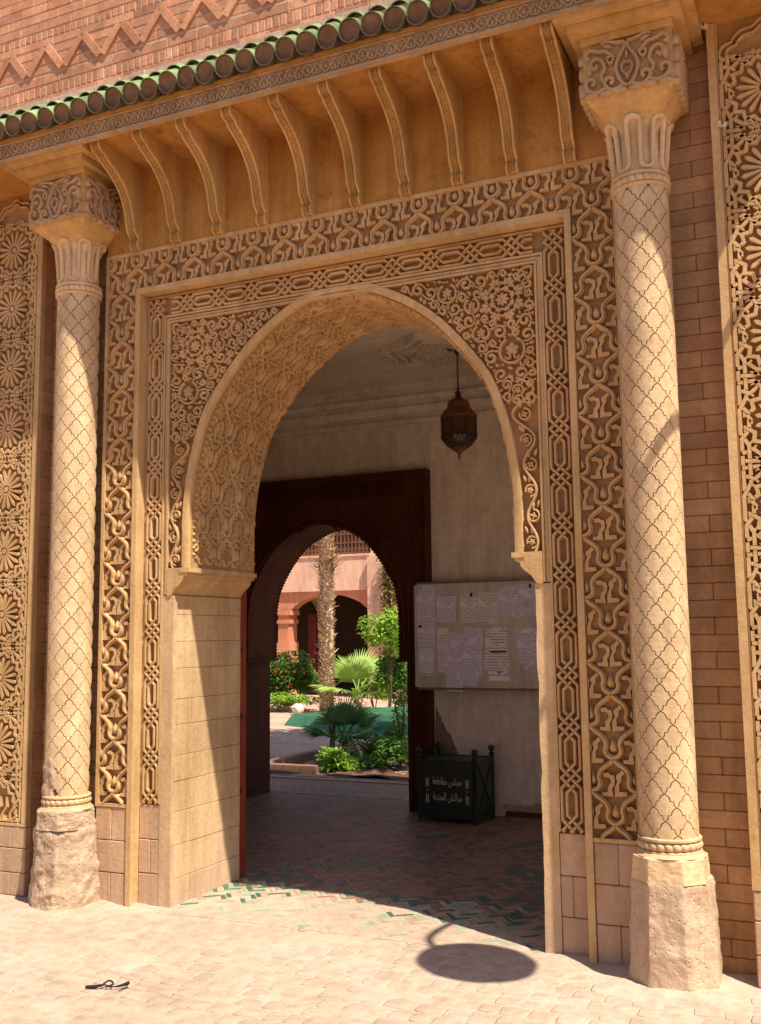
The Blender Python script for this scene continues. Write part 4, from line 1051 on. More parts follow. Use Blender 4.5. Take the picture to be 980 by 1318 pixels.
# ---- threshold and passage floor: herringbone bricks
mb = MB();  mb.box(-3.3, .84, -.03, 2.6, 4.2, .0008); mb.box(-4.6, 4.2, -.03, .6, 5.16, .0006)
pfl = st_('passage_floor', mb, 'grout')
mb = MB(); mb.box(-1.16, -.03, -.03, 1.16, .62, .0016); mb.box(-1.16, .62, -.03, 1.16, .84, .0005, 1); obj('threshold_bed', mb, ['sand', 'grout'], pfl)
hb = MB(); a_, b_ = .036, .112
def brick_at(cx, cy, ang):
    y = cy
    if not ((-1.15 < cx < 1.15 and -.02+.025*math.sin(cx*7) < cy <= .84) or (-3.25 < cx < 2.55 and .84 < cy < 3.66) or (-3.0 < cx < -1.0 and 3.6 < cy < 4.2)): return
    n1 = noise.noise(Vector((cx*1.6, cy*1.6, 7))); rn = random.random()
    dust = 1.45-(cy-.05)*1.75+1.1*noise.noise(Vector((cx*2.3, cy*3, 2)))-max(0, cx-.45)*1.5-max(0, -.75-cx)*1.6
    if cy < .84 and (random.random() < dust or cy < .28 and abs(cx) < .75 or cy < .08):
        mi = 3 if rn < .13 else 4
    elif cy < .84: mi = 2 if rn < .36 and (cy > .35 or abs(cx) > .9) else (3 if rn < .6 else (5 if cy < .6 else 0))
    else:
        g = .10+.40*n1+(.16 if cy < 1.1 else 0)+(.14 if cx > .3 else -.02); mi = 2 if rn < g else (1 if rn < g+.30 else 0)
    c, s_ = math.cos(ang), math.sin(ang); l, w_ = b_/2-.0016, a_/2-.0016; z = (.0024 if cy < .62 else .0035)+random.uniform(-.0007, .0007)
    P = [(l, w_), (-l, w_), (-l, -w_), (l, -w_)]; e = .0015
    hb.add([(cx+c*x-s_*y_, cy+s_*x+c*y_, 0) for x, y_ in P]+[(cx+c*(x-e*(x > 0)+e*(x < 0))-s_*(y_-e*(y_ > 0)+e*(y_ < 0)), cy+s_*(x-e*(x > 0)+e*(x < 0))+c*(y_-e*(y_ > 0)+e*(y_ < 0)), z) for x, y_ in P],
           [(4, 5, 6, 7), (0, 1, 5, 4), (1, 2, 6, 5), (2, 3, 7, 6), (3, 0, 4, 7)])
    hb.m[-5:] = [mi]*5
rt = math.radians(38); a4 = a_
# herringbone lattice: L-shaped pairs repeating by (a,a) and (0, 2b) in its own frame
for i in range(-170, 170):
    for j in range(-45, 45):
        ox = i*a_+0*j; oy = i*a_+j*2*b_*1.0
        for (lx, ly, an) in ((b_/2, a_/2, 0), (a_/2, a_+b_/2-a_*0, PI/2)):
            X_, Y_ = ox+lx, oy+ly
            wx, wy = X_*math.cos(rt)-Y_*math.sin(rt)+0, X_*math.sin(rt)+Y_*math.cos(rt)+1.5
            if -3.3 < wx < 2.6 and -.1 < wy < 4.3: brick_at(wx, wy, rt+an)
obj('herringbone_bricks', hb, ['terra', 'terra2', 'fgreen', 'dustgreen', 'dustpink', 'dustterra'], pfl, kind='stuff')
mb = MB(); x = -4.5; 
while x < .5:
    for k in range(8): 
        if not seen(x, 4.3+.1*k): continue
        o = (k % 2)*.06; mb.box(x+o+.003, 4.22+.105*k, 0, x+o+.118, 4.22+.105*k+.098, .004+random.uniform(0, .0015))
    x += .122
obj('gallery_pavers', mb, 'paver' if False else 'terra', pfl, kind='stuff')
mb = MB(); mb.box(-4.8, 5.165, -.03, .6, 5.25, .012); mb.box(-4.8, 5.34, -.03, .6, 5.37, .010); st_('kerb', mb, 'court')
# ================================================================ PASSAGE ROOM
t = thing('passage_room', 'dim plastered gateway passage with cornice moulding behind the arch', 'room')
mb = MB(); 
mb.box(-.861, 3.70, 0, 2.6, 4.20, 3.95); mb.box(-3.3, 3.702, 0, -3.139, 4.20, 3.95); mb.box(-3.14, 3.7005, 3.149, -.86, 4.1995, 3.95)
mb.box(-3.5, .85, -.02, -3.3, 4.198, 3.95); mb.box(2.6, .85, -.02, 2.8, 1.35, 3.95); mb.box(2.6, 3.05, -.02, 2.8, 4.198, 3.95); mb.box(2.6, 1.35, 3.15, 2.8, 3.05, 3.95)  # gap in the unseen right wall, a doorway added to bounce daylight inside
obj('back_wall', mb, 'plaster', t)
mb = MB(); mb.box(-3.5, .841, 3.951, 2.8, 4.20, 4.25); mb.box(-3.5, .3, 4.25, 3.4, 4.201, 5.2); obj('ceiling', mb, 'ceiling', t)
mb = MB(); pr = [(3.699, 3.61), (3.660, 3.615), (3.655, 3.655), (3.678, 3.662), (3.675, 3.69), (3.620, 3.70), (3.600, 3.735), (3.590, 3.765), (3.612, 3.775), (3.610, 3.80), (3.54, 3.812), (3.525, 3.85), (3.550, 3.858), (3.548, 3.885), (3.46, 3.90), (3.46, 3.9505), (3.699, 3.9505)]
mb.prism(pr, -3.3, 2.6, axis='x'); obj('cornice_moulding', mb, 'plaster', t)
mb = MB(); x = -.20
while x < 2.5:
    mb.box(x, 3.684, 0.004, x+.32, 3.6995, .052+random.uniform(-.004, .006)); x += .321
obj('skirting', mb, 'skirt', t)
# flaked plaster patch with ragged outline, and the crumbly damp line above the skirting
M['patch'] = stone('bare_brown_plaster', (.20, .14, .10), (.25, .18, .13), bump=.8, pits=60); M['crumb'] = stone('crumbling_yellow_plaster', (.42, .33, .17), (.50, .42, .26), big=9, bump=1, pits=50)
def ragged(mb, out, y, th, seed):
    P = []
    for a, b in zip(out, out[1:]+out[:1]):
        for q in range(6):
            t_ = q/6; P.append((a[0]+(b[0]-a[0])*t_+random.uniform(-.012, .012), a[1]+(b[1]-a[1])*t_+random.uniform(-.012, .012)))
    mb.prism(P, y, y-th)
mb = MB(); ragged(mb, [(-.845, .93), (-.80, .85), (-.75, .76), (-.66, .60), (-.62, .48), (-.845, .45)], 3.6992, .003, 1); obj('bare_patch', mb, 'patch', t)
mb = MB(); ragged(mb, [(-.23, .06), (-.22, .115), (.0, .10), (.1, .13), (.3, .09), (.6, .12), (.6, .055)], 3.6992, .006, 2); obj('crumbling_plaster', mb, 'crumb', t)
# ceiling medallion
t = thing('ceiling_medallion', 'carved plaster ceiling medallion above the hanging lantern', 'ceiling rose', (-.18, 2.6, 3.95))
mb = MB(); dn = lambda a, b, h: (a, b, -h)
for R_, w_, h_ in ((.60, .045, .055), (.50, .035, .06), (.44, .025, .05)):
    P = []
    for k in range(16):
        a = k*PI/8; rr = R_ if k % 2 else R_*.84; P.append((rr*math.cos(a+.2), rr*math.sin(a+.2)))
    mb.ribbon(P, w_, h_, dn, closed=True, prof=PR4)
rr_ = random.Random(3)
for _ in range(240):
    a, q = rr_.uniform(0, 2*PI), .38*math.sqrt(rr_.random()); x, y = q*math.cos(a), q*math.sin(a)
    mb.ribbon(spiral(x, y, .02, .006, .9, rr_.uniform(0, 6), rr_.choice((-1, 1)), 7), .011, .028, dn, prof=PR4)
obj('rose_carving', mb, 'ceiling', t)
# ---- inner portal
t = thing('inner_portal', 'dark red carved portal with a horseshoe arch opening on the courtyard', 'portal', (-2.0, 3.6, 0))
IA = catmull([(0, 2.70), (.14, 2.675), (.30, 2.613), (.44, 2.534), (.56, 2.417), (.68, 2.252), (.78, 2.062), (.815, 1.90), (.828, 1.778), (.83, 1.505), (.83, 1.385)], 3)
mb = MB()
for s in (-1, 1):
    mb.prism([(s*x, z) for x, z in IA]+[(s*.835, 1.36), (s*.905, 1.35), (s*.905, 0), (s*1.139, 0), (s*1.139, 3.149), (0, 3.149)], 0.02, .5985)
obj('portal_body', mb, 'portal', t)
mb = MB(); PB = pl(.0205)
for a, b in ((1.125, .03), (.945, .022)):
    mb.ribbon([(-a, 0.01), (-a, 3.14-(1.125-a)*1.2), (a, 3.14-(1.125-a)*1.2), (a, .01)], b, .03, PB, prof=PR4)
for s in (-1, 1):
    mb.ribbon([(s*(x+.055), min(z+.05, 2.80)) for x, z in IA], .035, .022, PB, prof=PR4)
    mb.ribbon([(s*(x+.015+.012*(i % 2)), z+.012) for i, (x, z) in enumerate(IA)], .02, .028, PB, prof=PR4)
kp = knots(.30)
for s in (-1, 1):
    for k in range(8):
        for p in kp:
            for pc in clipseg([(s*1.033+a, 2.9-.30*k-b) for a, b in p], -2, .5, 2, 3.0): mb.ribbon(pc, .016, .02, PB, prof=PR4)
for k in range(6):
    for p in kp: mb.ribbon([(-.9+.30*k+b, 3.02+a) for a, b in p], .016, .02, PB, prof=PR4)
def inside(x, z): 
    for a, b in zip(IA, IA[1:]):
        if b[1] <= z <= a[1]: return abs(x) > (a[0]+b[0])/2+.10
    return z > 2.7+.1
for i in range(-9, 10):
    for j in range(-14, 20):
        if (i+j) % 2: continue
        cx, cz = i*.105, 1.5+j*.085
        if inside(cx, cz) and abs(cx) < .90 and cz < 2.86:
            mb.ribbon([(cx-.1, cz), (cx, cz+.08), (cx+.1, cz), (cx, cz-.08)], .014, .02, PB, closed=True, prof=PR4)
obj('portal_carving', mb, 'portal', t)
for s in (-1, 1):   # scalloped edge along both rims of the opening
    for yy in (.03, .59):
        mb = MB()
        L = [0]
        for a, b in zip(IA, IA[1:]): L.append(L[-1]+math.hypot(b[0]-a[0], b[1]-a[1]))
        d = .0
        while d < L[-1]:
            i = max(k for k in range(len(L)) if L[k] <= d+1e-9); i = min(i, len(L)-2); q = (d-L[i])/(L[i+1]-L[i]); x = IA[i][0]+(IA[i+1][0]-IA[i][0])*q; z = IA[i][1]+(IA[i+1][1]-IA[i][1])*q
            mb.prism([(s*x+.013*math.cos(k*PI/4), z+.013*math.sin(k*PI/4)) for k in range(8)], yy-.008, yy+.008); d += .034
        obj('scalloped_edge', mb, 'portal', t, kind='stuff')
mb = MB()
for s in (-1, 1):
    mb = MB(); mb.box(s*.80, -.0, 1.352, s*.95, .60, 1.378); obj('impost_slab', mb, 'portal', t)
# ---- red door frame and leaf at the left jamb
t = thing('red_door', 'red painted wooden door post and folded leaf behind the left jamb', 'door', (-1.18, .85, 0))
mb = MB(); mb.box(-.10, 0, 0.004, .006, .10, 1.99); mb.box(-.10, 0, 1.99, .006, .10, 2.02); obj('door_post', mb, 'redwood', t)
mb = MB(); mb.box(-1.15, .105, .01, -.04, .15, 3.0); obj('door_leaf', mb, 'redwood', t)
mb = MB()
for z in (.55, 1.05, 1.5): mb.box(-.002, .02, z, .010, .05, z+.03)
obj('hinge', mb, 'iron', t)
t = thing('red_door', 'narrow red painted door post behind the right jamb', 'door', (1.18, .85, 0))
mb = MB(); mb.box(-.004, 0, 0.004, .10, .10, 1.99); obj('door_post', mb, 'redwood', t); mb = MB(); mb.box(.04, .105, .01, 1.15, .15, 3.0); obj('door_leaf', mb, 'redwood', t)
# ---- hanging lantern
t = thing('hanging_lantern', 'rusty Moroccan glass lantern hanging on a chain from the passage ceiling', 'lantern', (-.15, 2.55, 3.95))
mb = MB(); mb.lathe([(0, 0), (.09, -.002), (.095, -.012), (.03, -.03), (.012, -.06)], 0, 0, 20); obj('ceiling_plate', mb, 'iron', t, 50)
mb = MB(); z = -.05; k = 0
while z > -.34:
    a = (k % 2)*PI/2; mb.tube([(.008*math.cos(a)*math.sin(q*PI/5), .008*math.sin(a)*math.sin(q*PI/5), z-.012+.014*math.cos(q*PI/5)) for q in range(11)], .0032, 5); z -= .021; k += 1
obj('chain', mb, 'iron', t)
mb = MB(); mb.lathe([(.0, -.335), (.012, -.34), (.012, -.365), (.032, -.375), (.016, -.392), (.030, -.405), (.02, -.42)], 0, 0, 16); obj('collar', mb, 'iron', t, 50)
def octo(prof, n=8): mb = MB(); mb.lathe(prof, 0, 0, n); return mb
o = octo([(.018, -.415), (.045, -.43), (.085, -.455), (.098, -.485), (.100, -.51), (.150, -.568), (.160, -.580), (.160, -.595), (.150, -.598)]); obj('hood', o, 'rust', t, 20)
mb = MB(); mb.lathe([(.146, -.598), (.146, -.735), (.110, -.80), (.062, -.840)], 0, 0, 8); obj('glass_panes', mb, 'glass', t)
mb = MB()
for k in range(8):
    a = k*PI/4; c, s_ = math.cos(a), math.sin(a)
    mb.tube([(c*.150, s_*.150, -.595), (c*.150, s_*.150, -.74), (c*.112, s_*.112, -.805), (c*.06, s_*.06, -.845)], .006, 6)
mb.lathe([(.148, -.728), (.160, -.733), (.160, -.748), (.148, -.752)], 0, 0, 8); mb.lathe([(.112, -.795), (.118, -.80), (.112, -.81)], 0, 0, 8)
for k in range(24):    # pierced lower band
    a = k*PI/12; mb.tube([(.150*math.cos(a), .150*math.sin(a), -.752), (.115*math.cos(a+.13), .115*math.sin(a+.13), -.80)], .0028, 4); mb.tube([(.150*math.cos(a), .150*math.sin(a), -.752), (.115*math.cos(a-.13), .115*math.sin(a-.13), -.80)], .0028, 4)
obj('cage', mb, 'iron', t)
o = octo([(.064, -.835), (.064, -.850), (.040, -.865), (.018, -.885), (.010, -.90), (.013, -.91), (.004, -.935), (0, -.95)], 16); obj('drop_finial', o, 'rust', t, 40)
# ---- notice board with papers
BY = 3.575
t = thing('notice_board', 'white metal-framed notice board hung across the portal edge and the plaster wall', 'notice board', (-.2, BY, 1.6))
mb = MB(); mb.box(-.775, .0, -.475, .85, .018, .465); obj('board_panel', mb, 'board', t)
mb = MB(); mb.box(-.792, -.006, .465, .865, .022, .483); mb.box(-.792, -.006, -.497, .865, .024, -.475); obj('long_rail', mb, 'alu', t)
mb = MB(); mb.box(-.792, -.0055, -.475, -.775, .0215, .465); mb.box(.85, -.0055, -.475, .865, .0215, .465); obj('end_rail', mb, 'board', t)
mb = MB(); mb.box(-.80, -.009, -.505, -.765, .025, -.47); mb.box(-.80, -.009, .455, -.765, .025, .49); obj('corner_cap', mb, 'iron', t)
mb = MB(); mb.box(-.6, .0215, -.2, .6, .122, .2); obj('back_batten', mb, 'iron', t)
PW, PL_, PG = (.88, .87, .95), (.80, .78, .95), (.84, .82, .82)
papers = [
 ('tall lilac notice with a folded corner at the top left of the board', [(-.97, 1.954), (-.894, 2.056), (-.782, 2.053), (-.787, 1.722), (-.967, 1.718)], PL_, 95),
 ('lilac notice under the folded-corner sheet at the board\'s left edge', [(-.967, 1.716), (-.781, 1.716), (-.792, 1.505), (-.963, 1.503)], PL_, 88),
 ('framed notice of dense black print at the lower left of the board', [(-.962, 1.500), (-.793, 1.500), (-.798, 1.235), (-.971, 1.232)], PW, 110),
 ('lined sheet right of the folded-corner notice', [(-.769, 1.956), (-.578, 1.951), (-.583, 1.719), (-.774, 1.715)], PL_, 80),
 ('faint cream sheet with one small black emblem', [(-.54, 1.965), (-.375, 1.96), (-.38, 1.705), (-.545, 1.702)], PG, 60),
 ('pinkish sheet with a shadowed lower right corner, right of the emblem sheet', [(-.368, 1.979), (-.17, 1.966), (-.178, 1.689), (-.375, 1.702)], PG, 75),
 ('lilac sheet hanging lower left of the board\'s top right notice', [(-.176, 2.014), (.010, 2.035), (.016, 1.749), (-.163, 1.732)], PL_, 70),
 ('top right notice with a red stamp', [(.013, 2.041), (.30, 2.046), (.30, 1.762), (.018, 1.756)], PL_, 66),
 ('narrow faded sheet below the lined sheet', [(-.775, 1.668), (-.655, 1.666), (-.673, 1.26), (-.768, 1.266)], PG, 72),
 ('long sheet hanging past the board\'s lower edge', [(-.666, 1.630), (-.521, 1.600), (-.533, 1.087), (-.698, 1.099)], PL_, 60),
 ('large sheet with a curled lower right corner', [(-.512, 1.664), (-.327, 1.661), (-.344, 1.261), (-.418, 1.135), (-.538, 1.154)], PL_, 68),
 ('sheet with one bold dark printed bar', [(-.305, 1.661), (-.109, 1.658), (-.092, 1.276), (-.329, 1.288)], PG, 40),
 ('blank lined-off slip under the sheet with the dark bar', [(-.294, 1.274), (-.092, 1.275), (-.095, 1.19), (-.282, 1.189)], PW, 8),
 ('sheet folded to a downward point beside the right jamb', [(-.026, 1.651), (.20, 1.648), (.19, 1.38), (.056, 1.276), (-.02, 1.394)], PL_, 58)]
PT = {}
for k, (lb, P, tint, dens) in enumerate(papers):
    cx = sum(p[0] for p in P)/len(P); cz = sum(p[1] for p in P)/len(P)
    t = thing('paper_notice', lb, 'paper notice', (cx, BY-.0020-.0014*(k % 4), cz), 'papers pinned to the notice board')
    mb = MB(); n = len(P); cu = [(-.004 if (i == 2) else 0) for i in range(n)]
    mb.prism([(p[0]-cx, p[1]-cz) for p in P], 0, .0011)
    if k in (0, 10, 13):      # corner turned up towards the room
        q = P[2] if k == 10 else P[-2 if k == 13 else 1]; qx, qz = q[0]-cx, q[1]-cz
        mb.add([(qx*.99, -.001, qz*.99), (qx*.55, -.0008, qz*.98), (qx*.98, -.0008, qz*.55), (qx*.70, -.016, qz*.72)], [(0, 1, 3), (0, 3, 2), (1, 2, 3)])
    if (tint, dens) not in PT: PT[(tint, dens)] = paperm('printed_paper_%d' % k, tint, dens, k*3.1)
    obj('sheet', mb, [PT[(tint, dens)]], t)
    ink = MB()
    if k == 4: ink.box(.012, -.0012, .105, .040, -.0004, .140); 
    if k == 7: ink.box(.008-.06, -.0012, .10, .032-.06, -.0004, .136)
    if k == 1: ink.box(-.08, -.0012, .145-.09, -.045, -.0004, .17-.09)
    if k == 11: ink.box(-.06, -.0012, -.035, .09, -.0004, -.018)
    if k == 2: ink.ribbon([(-.075, -.12), (-.075, .12), (.075, .12), (.075, -.12)], .004, .0003, lambda a, b, h: (a, -.0006-h, b), closed=True)
    if ink.v: obj('printed_mark', ink, 'iron', t)
    if k == 7:
        st2 = MB(); st2.ribbon([(.02-.1+.018*math.cos(q*PI/6), -.045+.018*math.sin(q*PI/6)) for q in range(12)], .005, .0003, lambda a, b, h: (a, -.0008-h, b), closed=True); obj('red_stamp', st2, 'red', t)
# ---- green bin with lettering
bx0, bx1, by0, by1 = -.800, -.285, 3.19, 3.575
t = thing('litter_bin', 'dark green square metal bin with ball-topped posts and white Arabic lettering', 'bin', ((bx0+bx1)/2, (by0+by1)/2, 0))
t.rotation_euler = (0, 0, -.06)
w2, d2 = (bx1-bx0)/2, (by1-by0)/2
for a in (-1, 1):
    for b in (-1, 1):
        mb = MB(); mb.lathe([(0, 0.004), (.020, .004), (.020, .555), (.024, .56), (.024, .568), (.013, .575), (.013, .583), (.024, .592), (.030, .606), (.027, .620), (.016, .630), (0, .634)], a*w2, b*d2, 14); obj('corner_post', mb, 'bin', t, 50)
for b in (-1, 1):
    mb = MB(); mb.box(-w2+.02, b*d2-.008, .05, w2-.02, b*d2+.008, .53); mb.box(-w2+.02, b*d2-.014, .50, w2-.02, b*d2+.014, .535); mb.box(-w2+.02, b*d2-.014, .045, w2-.02, b*d2+.014, .075); obj('side_panel', mb, 'bin', t)
for a in (-1, 1):
    mb = MB(); mb.box(a*w2-.008, -d2+.02, .05, a*w2+.008, d2-.02, .53); mb.box(a*w2-.014, -d2+.02, .50, a*w2+.014, d2-.02, .535); mb.box(a*w2-.014, -d2+.02, .045, a*w2+.014, d2-.02, .075)
    mb.tube([(a*(w2+.012), -d2+.04, .09), (a*(w2+.012), d2-.04, .49)], .008, 6); mb.tube([(a*(w2+.012), d2-.04, .09), (a*(w2+.012), -d2+.04, .49)], .008, 6); obj('side_panel', mb, 'bin', t)
mb = MB(); mb.box(-w2+.01, -d2+.01, .515, w2-.01, d2-.01, .528); obj('bin_lid', mb, 'bintop', t)
def arabic(txt, h, cx, cz, parent, yy, wmax):
    cu = bpy.data.curves.new('lettering', 'FONT'); cu.body = txt; cu.size = h; cu.extrude = .0006; cu.align_x = 'CENTER'
    ob = bpy.data.objects.new('tmp', cu); C.objects.link(ob); bpy.context.view_layer.update()
    me = bpy.data.meshes.new_from_object(ob.evaluated_get(bpy.context.evaluated_depsgraph_get())); bpy.data.objects.remove(ob)
    xs = [v.co.x for v in me.vertices]; 
    if not xs: return
    k = min(1, wmax/(max(xs)-min(xs))); mx = (max(xs)+min(xs))/2
    for v in me.vertices: v.co = ((v.co.x-mx)*k, -v.co.z, v.co.y)
    me.materials.clear(); me.materials.append(M['letters']); me.name = 'lettering'
    return link('lettering', me, parent, (cx, yy, cz))
A1 = '\ufee1\ufe8e'
line1 = '\u0645\u062c\u0644\u0633 \u0645\u0642\u0627\u0637\u0639\u0629'; line2 = '\u0645\u0631\u0627\u0643\u0634 \u0627\u0644\u0645\u062f\u064a\u0646\u0629'
# joined letter forms, written in visual (left to right) order
def shape(words):
    F_ = {'\u0645': '\ufee1\ufee2\ufee3\ufee4', '\u062c': '\ufe9d\ufe9e\ufe9f\ufea0', '\u0644': '\ufedd\ufede\ufedf\ufee0', '\u0633': '\ufeb1\ufeb2\ufeb3\ufeb4', '\u0642': '\ufed5\ufed6\ufed7\ufed8', '\u0627': '\ufe8d\ufe8e', '\u0637': '\ufec1\ufec2\ufec3\ufec4', '\u0639': '\ufec9\ufeca\ufecb\ufecc', '\u0629': '\ufe93\ufe94', '\u0631': '\ufead\ufeae', '\u0643': '\ufed9\ufeda\ufedb\ufedc', '\u0634': '\ufeb5\ufeb6\ufeb7\ufeb8', '\u062f': '\ufea9\ufeaa', '\u064a': '\ufef1\ufef2\ufef3\ufef4', '\u0646': '\ufee5\ufee6\ufee7\ufee8'}
    out = []
    for wd in words.split(' '):
        s_ = ''
        for i, c in enumerate(wd):
            pj = i > 0 and len(F_[wd[i-1]]) == 4; nx2 = i < len(wd)-1 and len(F_[c]) == 4
            k = (1 if pj else 0)+(2 if nx2 else 0); s_ += F_[c][{0: 0, 1: 1, 2: 2, 3: 3}[k]] if len(F_[c]) == 4 else F_[c][1 if pj else 0]
        out.append(s_)
    return ' '.join(out)[::-1]
for ln, zc in ((line1, .325), (line2, .195)):
    arabic(shape(ln), .088, 0, zc, t, -d2-.0095, .27)
mb = MB()
for zc in (.34, .205):
    for x in (-.195, -.177, .178, .196): mb.box(x-.004, -d2-.0102, zc-.035, x+.004, -d2-.0086, zc+.035)
for x in (-.186, .187): mb.box(x-.005, -d2-.0102, .268, x+.005, -d2-.0086, .278)
obj('lettering_bars', mb, 'letters', t)
# ---- strip of dark cloth on the paving
t = thing('dark_strap', 'short knotted black strap lying on the sunlit paving', 'strap', (-.57, -1.20, .0))
mb = MB(); mb.tube(catmull([(-.095, -.045, .010), (-.05, -.03, .012), (-.01, -.015, .020), (.03, .0, .012), (.07, .030, .018), (.085, .045, .026)], 5), lambda q: .005+.003*math.sin(q*9), 6)
obj('strap', mb, 'black', t); mb = MB(); mb.tube(catmull([(-.03, -.02, .012), (-.01, .015, .03), (.02, .01, .02), (.0, -.02, .012)], 5), .0045, 5); mb.tube([(.085, .045, .02), (.082, .012, .006), (.075, -.02, .006)], .0022, 5); obj('knot', mb, 'black', t)
# ================================================================ COURTYARD
mb = MB(); mb.box(-30, 5.36, -.034, 12, 45, -.002); st_('courtyard_paving', mb, 'court')
t = thing('courtyard_building', 'salmon courtyard building with a balcony above segmental arches', 'building', (-10, 19, 0))
def B(nm, mb, mat, **k): return obj(nm, mb, mat, t, **k)
o_ = lambda x: x+10
mb = MB()
P = [(o_(-11.45), 2.80), (o_(-11.45), 2.312)] + [(o_(-11.06)+(2.30)*q/12, 2.315+.40*math.sin(PI*q/12)**.7) for q in range(13)] + [(o_(-8.60), 2.44), (o_(-8.60), 2.80)]
mb.prism(P, .08, .45); B('arch_spandrel', mb, 'terrawall')
mb = MB(); mb.box(o_(-14.4), .09, 2.3, o_(-11.46), .45, 2.80); mb.box(o_(-16), -.0, 2.80, o_(-8.63), .46, 3.70); mb.box(o_(-8.64), -.16, 0, o_(-6.5), .5, 3.66); mb.box(o_(-16), -.03, 3.70, o_(-8.62), .46, 3.76)
mb.box(o_(-6.5), .1, 0, 10, .5, 7); mb.box(o_(-8.62), .02, 3.66, o_(-6.5), .47, 7)
B('front_wall', mb, 'terrapale')
mb = MB(); mb.box(o_(-11.42), .02, 0, o_(-11.10), .5, 2.31); mb.box(o_(-11.47), -.03, 2.18, o_(-11.02), .5, 2.31); mb.box(o_(-11.46), -.02, 1.95, o_(-11.05), .5, 2.06); mb.box(o_(-11.46), -.03, 0, o_(-11.05), .5, 1.45); B('pier', mb, 'terrawall')
mb = MB(); mb.box(o_(-11.0), .95, 0, o_(-10.75), 1.3, 2.2); B('inner_pier', mb, 'skirt')
mb = MB(); mb.box(o_(-17), 2.5, 0, 6, 2.7, 3.7); B('inner_wall', mb, 'cream')
for x, w_ in ((-10.35, .90), (-12.4, .90), (-8.35, .85)):
    mb = MB(); mb.prism([(o_(x)-w_, 0), (o_(x)-w_, 1.9)]+[(o_(x)-w_*math.cos(q*PI/10)*1.02, 1.95+.95*math.sin(q*PI/10)) for q in range(11)]+[(o_(x)+w_, 1.9), (o_(x)+w_, 0)], 2.42, 2.5); B('dark_doorway', mb, 'dark_fill')  # solid near-black plates: the unlit interior is put into their colour
mb = MB(); mb.box(o_(-17), .4, 3.69, 6, 2.6, 3.75); mb.box(o_(-17), 1.6, 3.75, 6, 1.8, 7); B('upper_wall', mb, 'dark_fill')
mb = MB(); mb.box(o_(-16), .05, 3.78, o_(-8.66), .10, 3.82); mb.box(o_(-16), .05, 4.05, o_(-8.66), .10, 4.09); mb.box(o_(-16), .05, 4.52, o_(-8.66), .10, 4.57); mb.box(o_(-16), .05, 4.28, o_(-8.66), .10, 4.31)
x = o_(-12.5)
while x < o_(-8.7):
    mb.box(x, .055, 3.82, x+.035, .095, 4.52); mb.ribbon([(x+.035, 3.83), (x+.075, 3.93), (x+.11, 3.83)], .02, .02, pl(.075)); mb.ribbon([(x+.035, 4.30), (x+.075, 4.48), (x+.11, 4.30)], .02, .02, pl(.075)); x += .11
B('balcony_rail', mb, 'lattice')
rng = random.Random(5)
def leaves(mb, n, fn, l, w_, droop=.2):
    for _ in range(n):
        c = Vector(fn()); a = rng.uniform(0, 2*PI); e = rng.uniform(-.7, .9); d = Vector((math.cos(a)*math.cos(e), math.sin(a)*math.cos(e), math.sin(e)))
        sd = d.cross(Vector((rng.uniform(-.4, .4), rng.uniform(-.4, .4), 1))).normalized(); L = l*rng.uniform(.6, 1.25); q = w_*rng.uniform(.7, 1.2)
        mb.add([c, c+d*L*.45+sd*q/2+Vector((0, 0, L*.05)), c+d*L-Vector((0, 0, droop*L)), c+d*L*.45-sd*q/2+Vector((0, 0, L*.05))], [(0, 1, 2, 3)])
def clump(c, R_, k=5):
    """points spread over a few unequal sub-clumps, denser near their skins"""
    cs = [(Vector((rng.uniform(-.7, .7)*R_[0], rng.uniform(-.7, .7)*R_[1], rng.uniform(-.7, .75)*R_[2])), rng.uniform(.35, .6)) for _ in range(k)]
    def fn():
        o, q = rng.choice(cs); d = Vector((rng.gauss(0, 1), rng.gauss(0, 1), rng.gauss(0, 1))).normalized()*rng.uniform(.45, 1)**.5*q
        return (c[0]+o.x+d.x*R_[0], c[1]+o.y+d.y*R_[1], max(.02, c[2]+o.z+d.z*R_[2]))
    return fn
# vine on the building
t = thing('climbing_vine', 'dry brownish vine climbing the salmon wall right of the balcony', 'climbing plant', (-7.95, 18.75, 0))
mb = MB(); leaves(mb, 1700, lambda: (rng.gauss(0, .13), rng.uniform(-.14, .02), rng.uniform(.3, 3.6)), .11, .06, .5); obj('foliage', mb, 'vine', t)
mb = MB(); mb.tube(catmull([(0, 0, 0), (.05, -.03, 1), (-.06, -.02, 2), (.04, 0, 3.5)], 6), .03, 6); obj('stem', mb, 'stem', t)
# tall palm
t = thing('tall_palm', 'tall palm whose trunk bristles with dry leaf bases in the courtyard', 'palm tree', (-7.33, 14.0, 0))
mb = MB(); mb.tube([(.03*math.sin(z), 0, z) for z in [i*.5 for i in range(15)]], .125, 14); obj('trunk', mb, 'bark', t)
def shard(mb, th, z, L_, out, r0_=.13):
    c, s_ = math.cos(th), math.sin(th); w_ = rng.uniform(.03, .06)
    a = Vector((c*(r0_-.02), s_*(r0_-.02), z)); dirv = Vector((c*out, s_*out, rng.uniform(.3, 1.0))).normalized(); tip = a+dirv*L_; sd = Vector((-s_, c, 0))*w_; mid = a+dirv*L_*.5+Vector((c, s_, 0))*.012
    mb.add([a-sd, a+sd, mid+sd*.7, tip+sd*.15, tip-sd*.15, mid-sd*.7, mid+Vector((c, s_, 0))*.015], [(0, 1, 2, 6), (0, 6, 5), (6, 2, 3, 4), (6, 4, 5)])
mb = MB(); k = 0
for k in range(1500):
    z = k*.0035; th = k*2.39996+rng.uniform(-.2, .2)
    shard(mb, th, z, rng.uniform(.07, .13) if rng.random() < .93 else rng.uniform(.15, .24), rng.uniform(.35, 1.2))
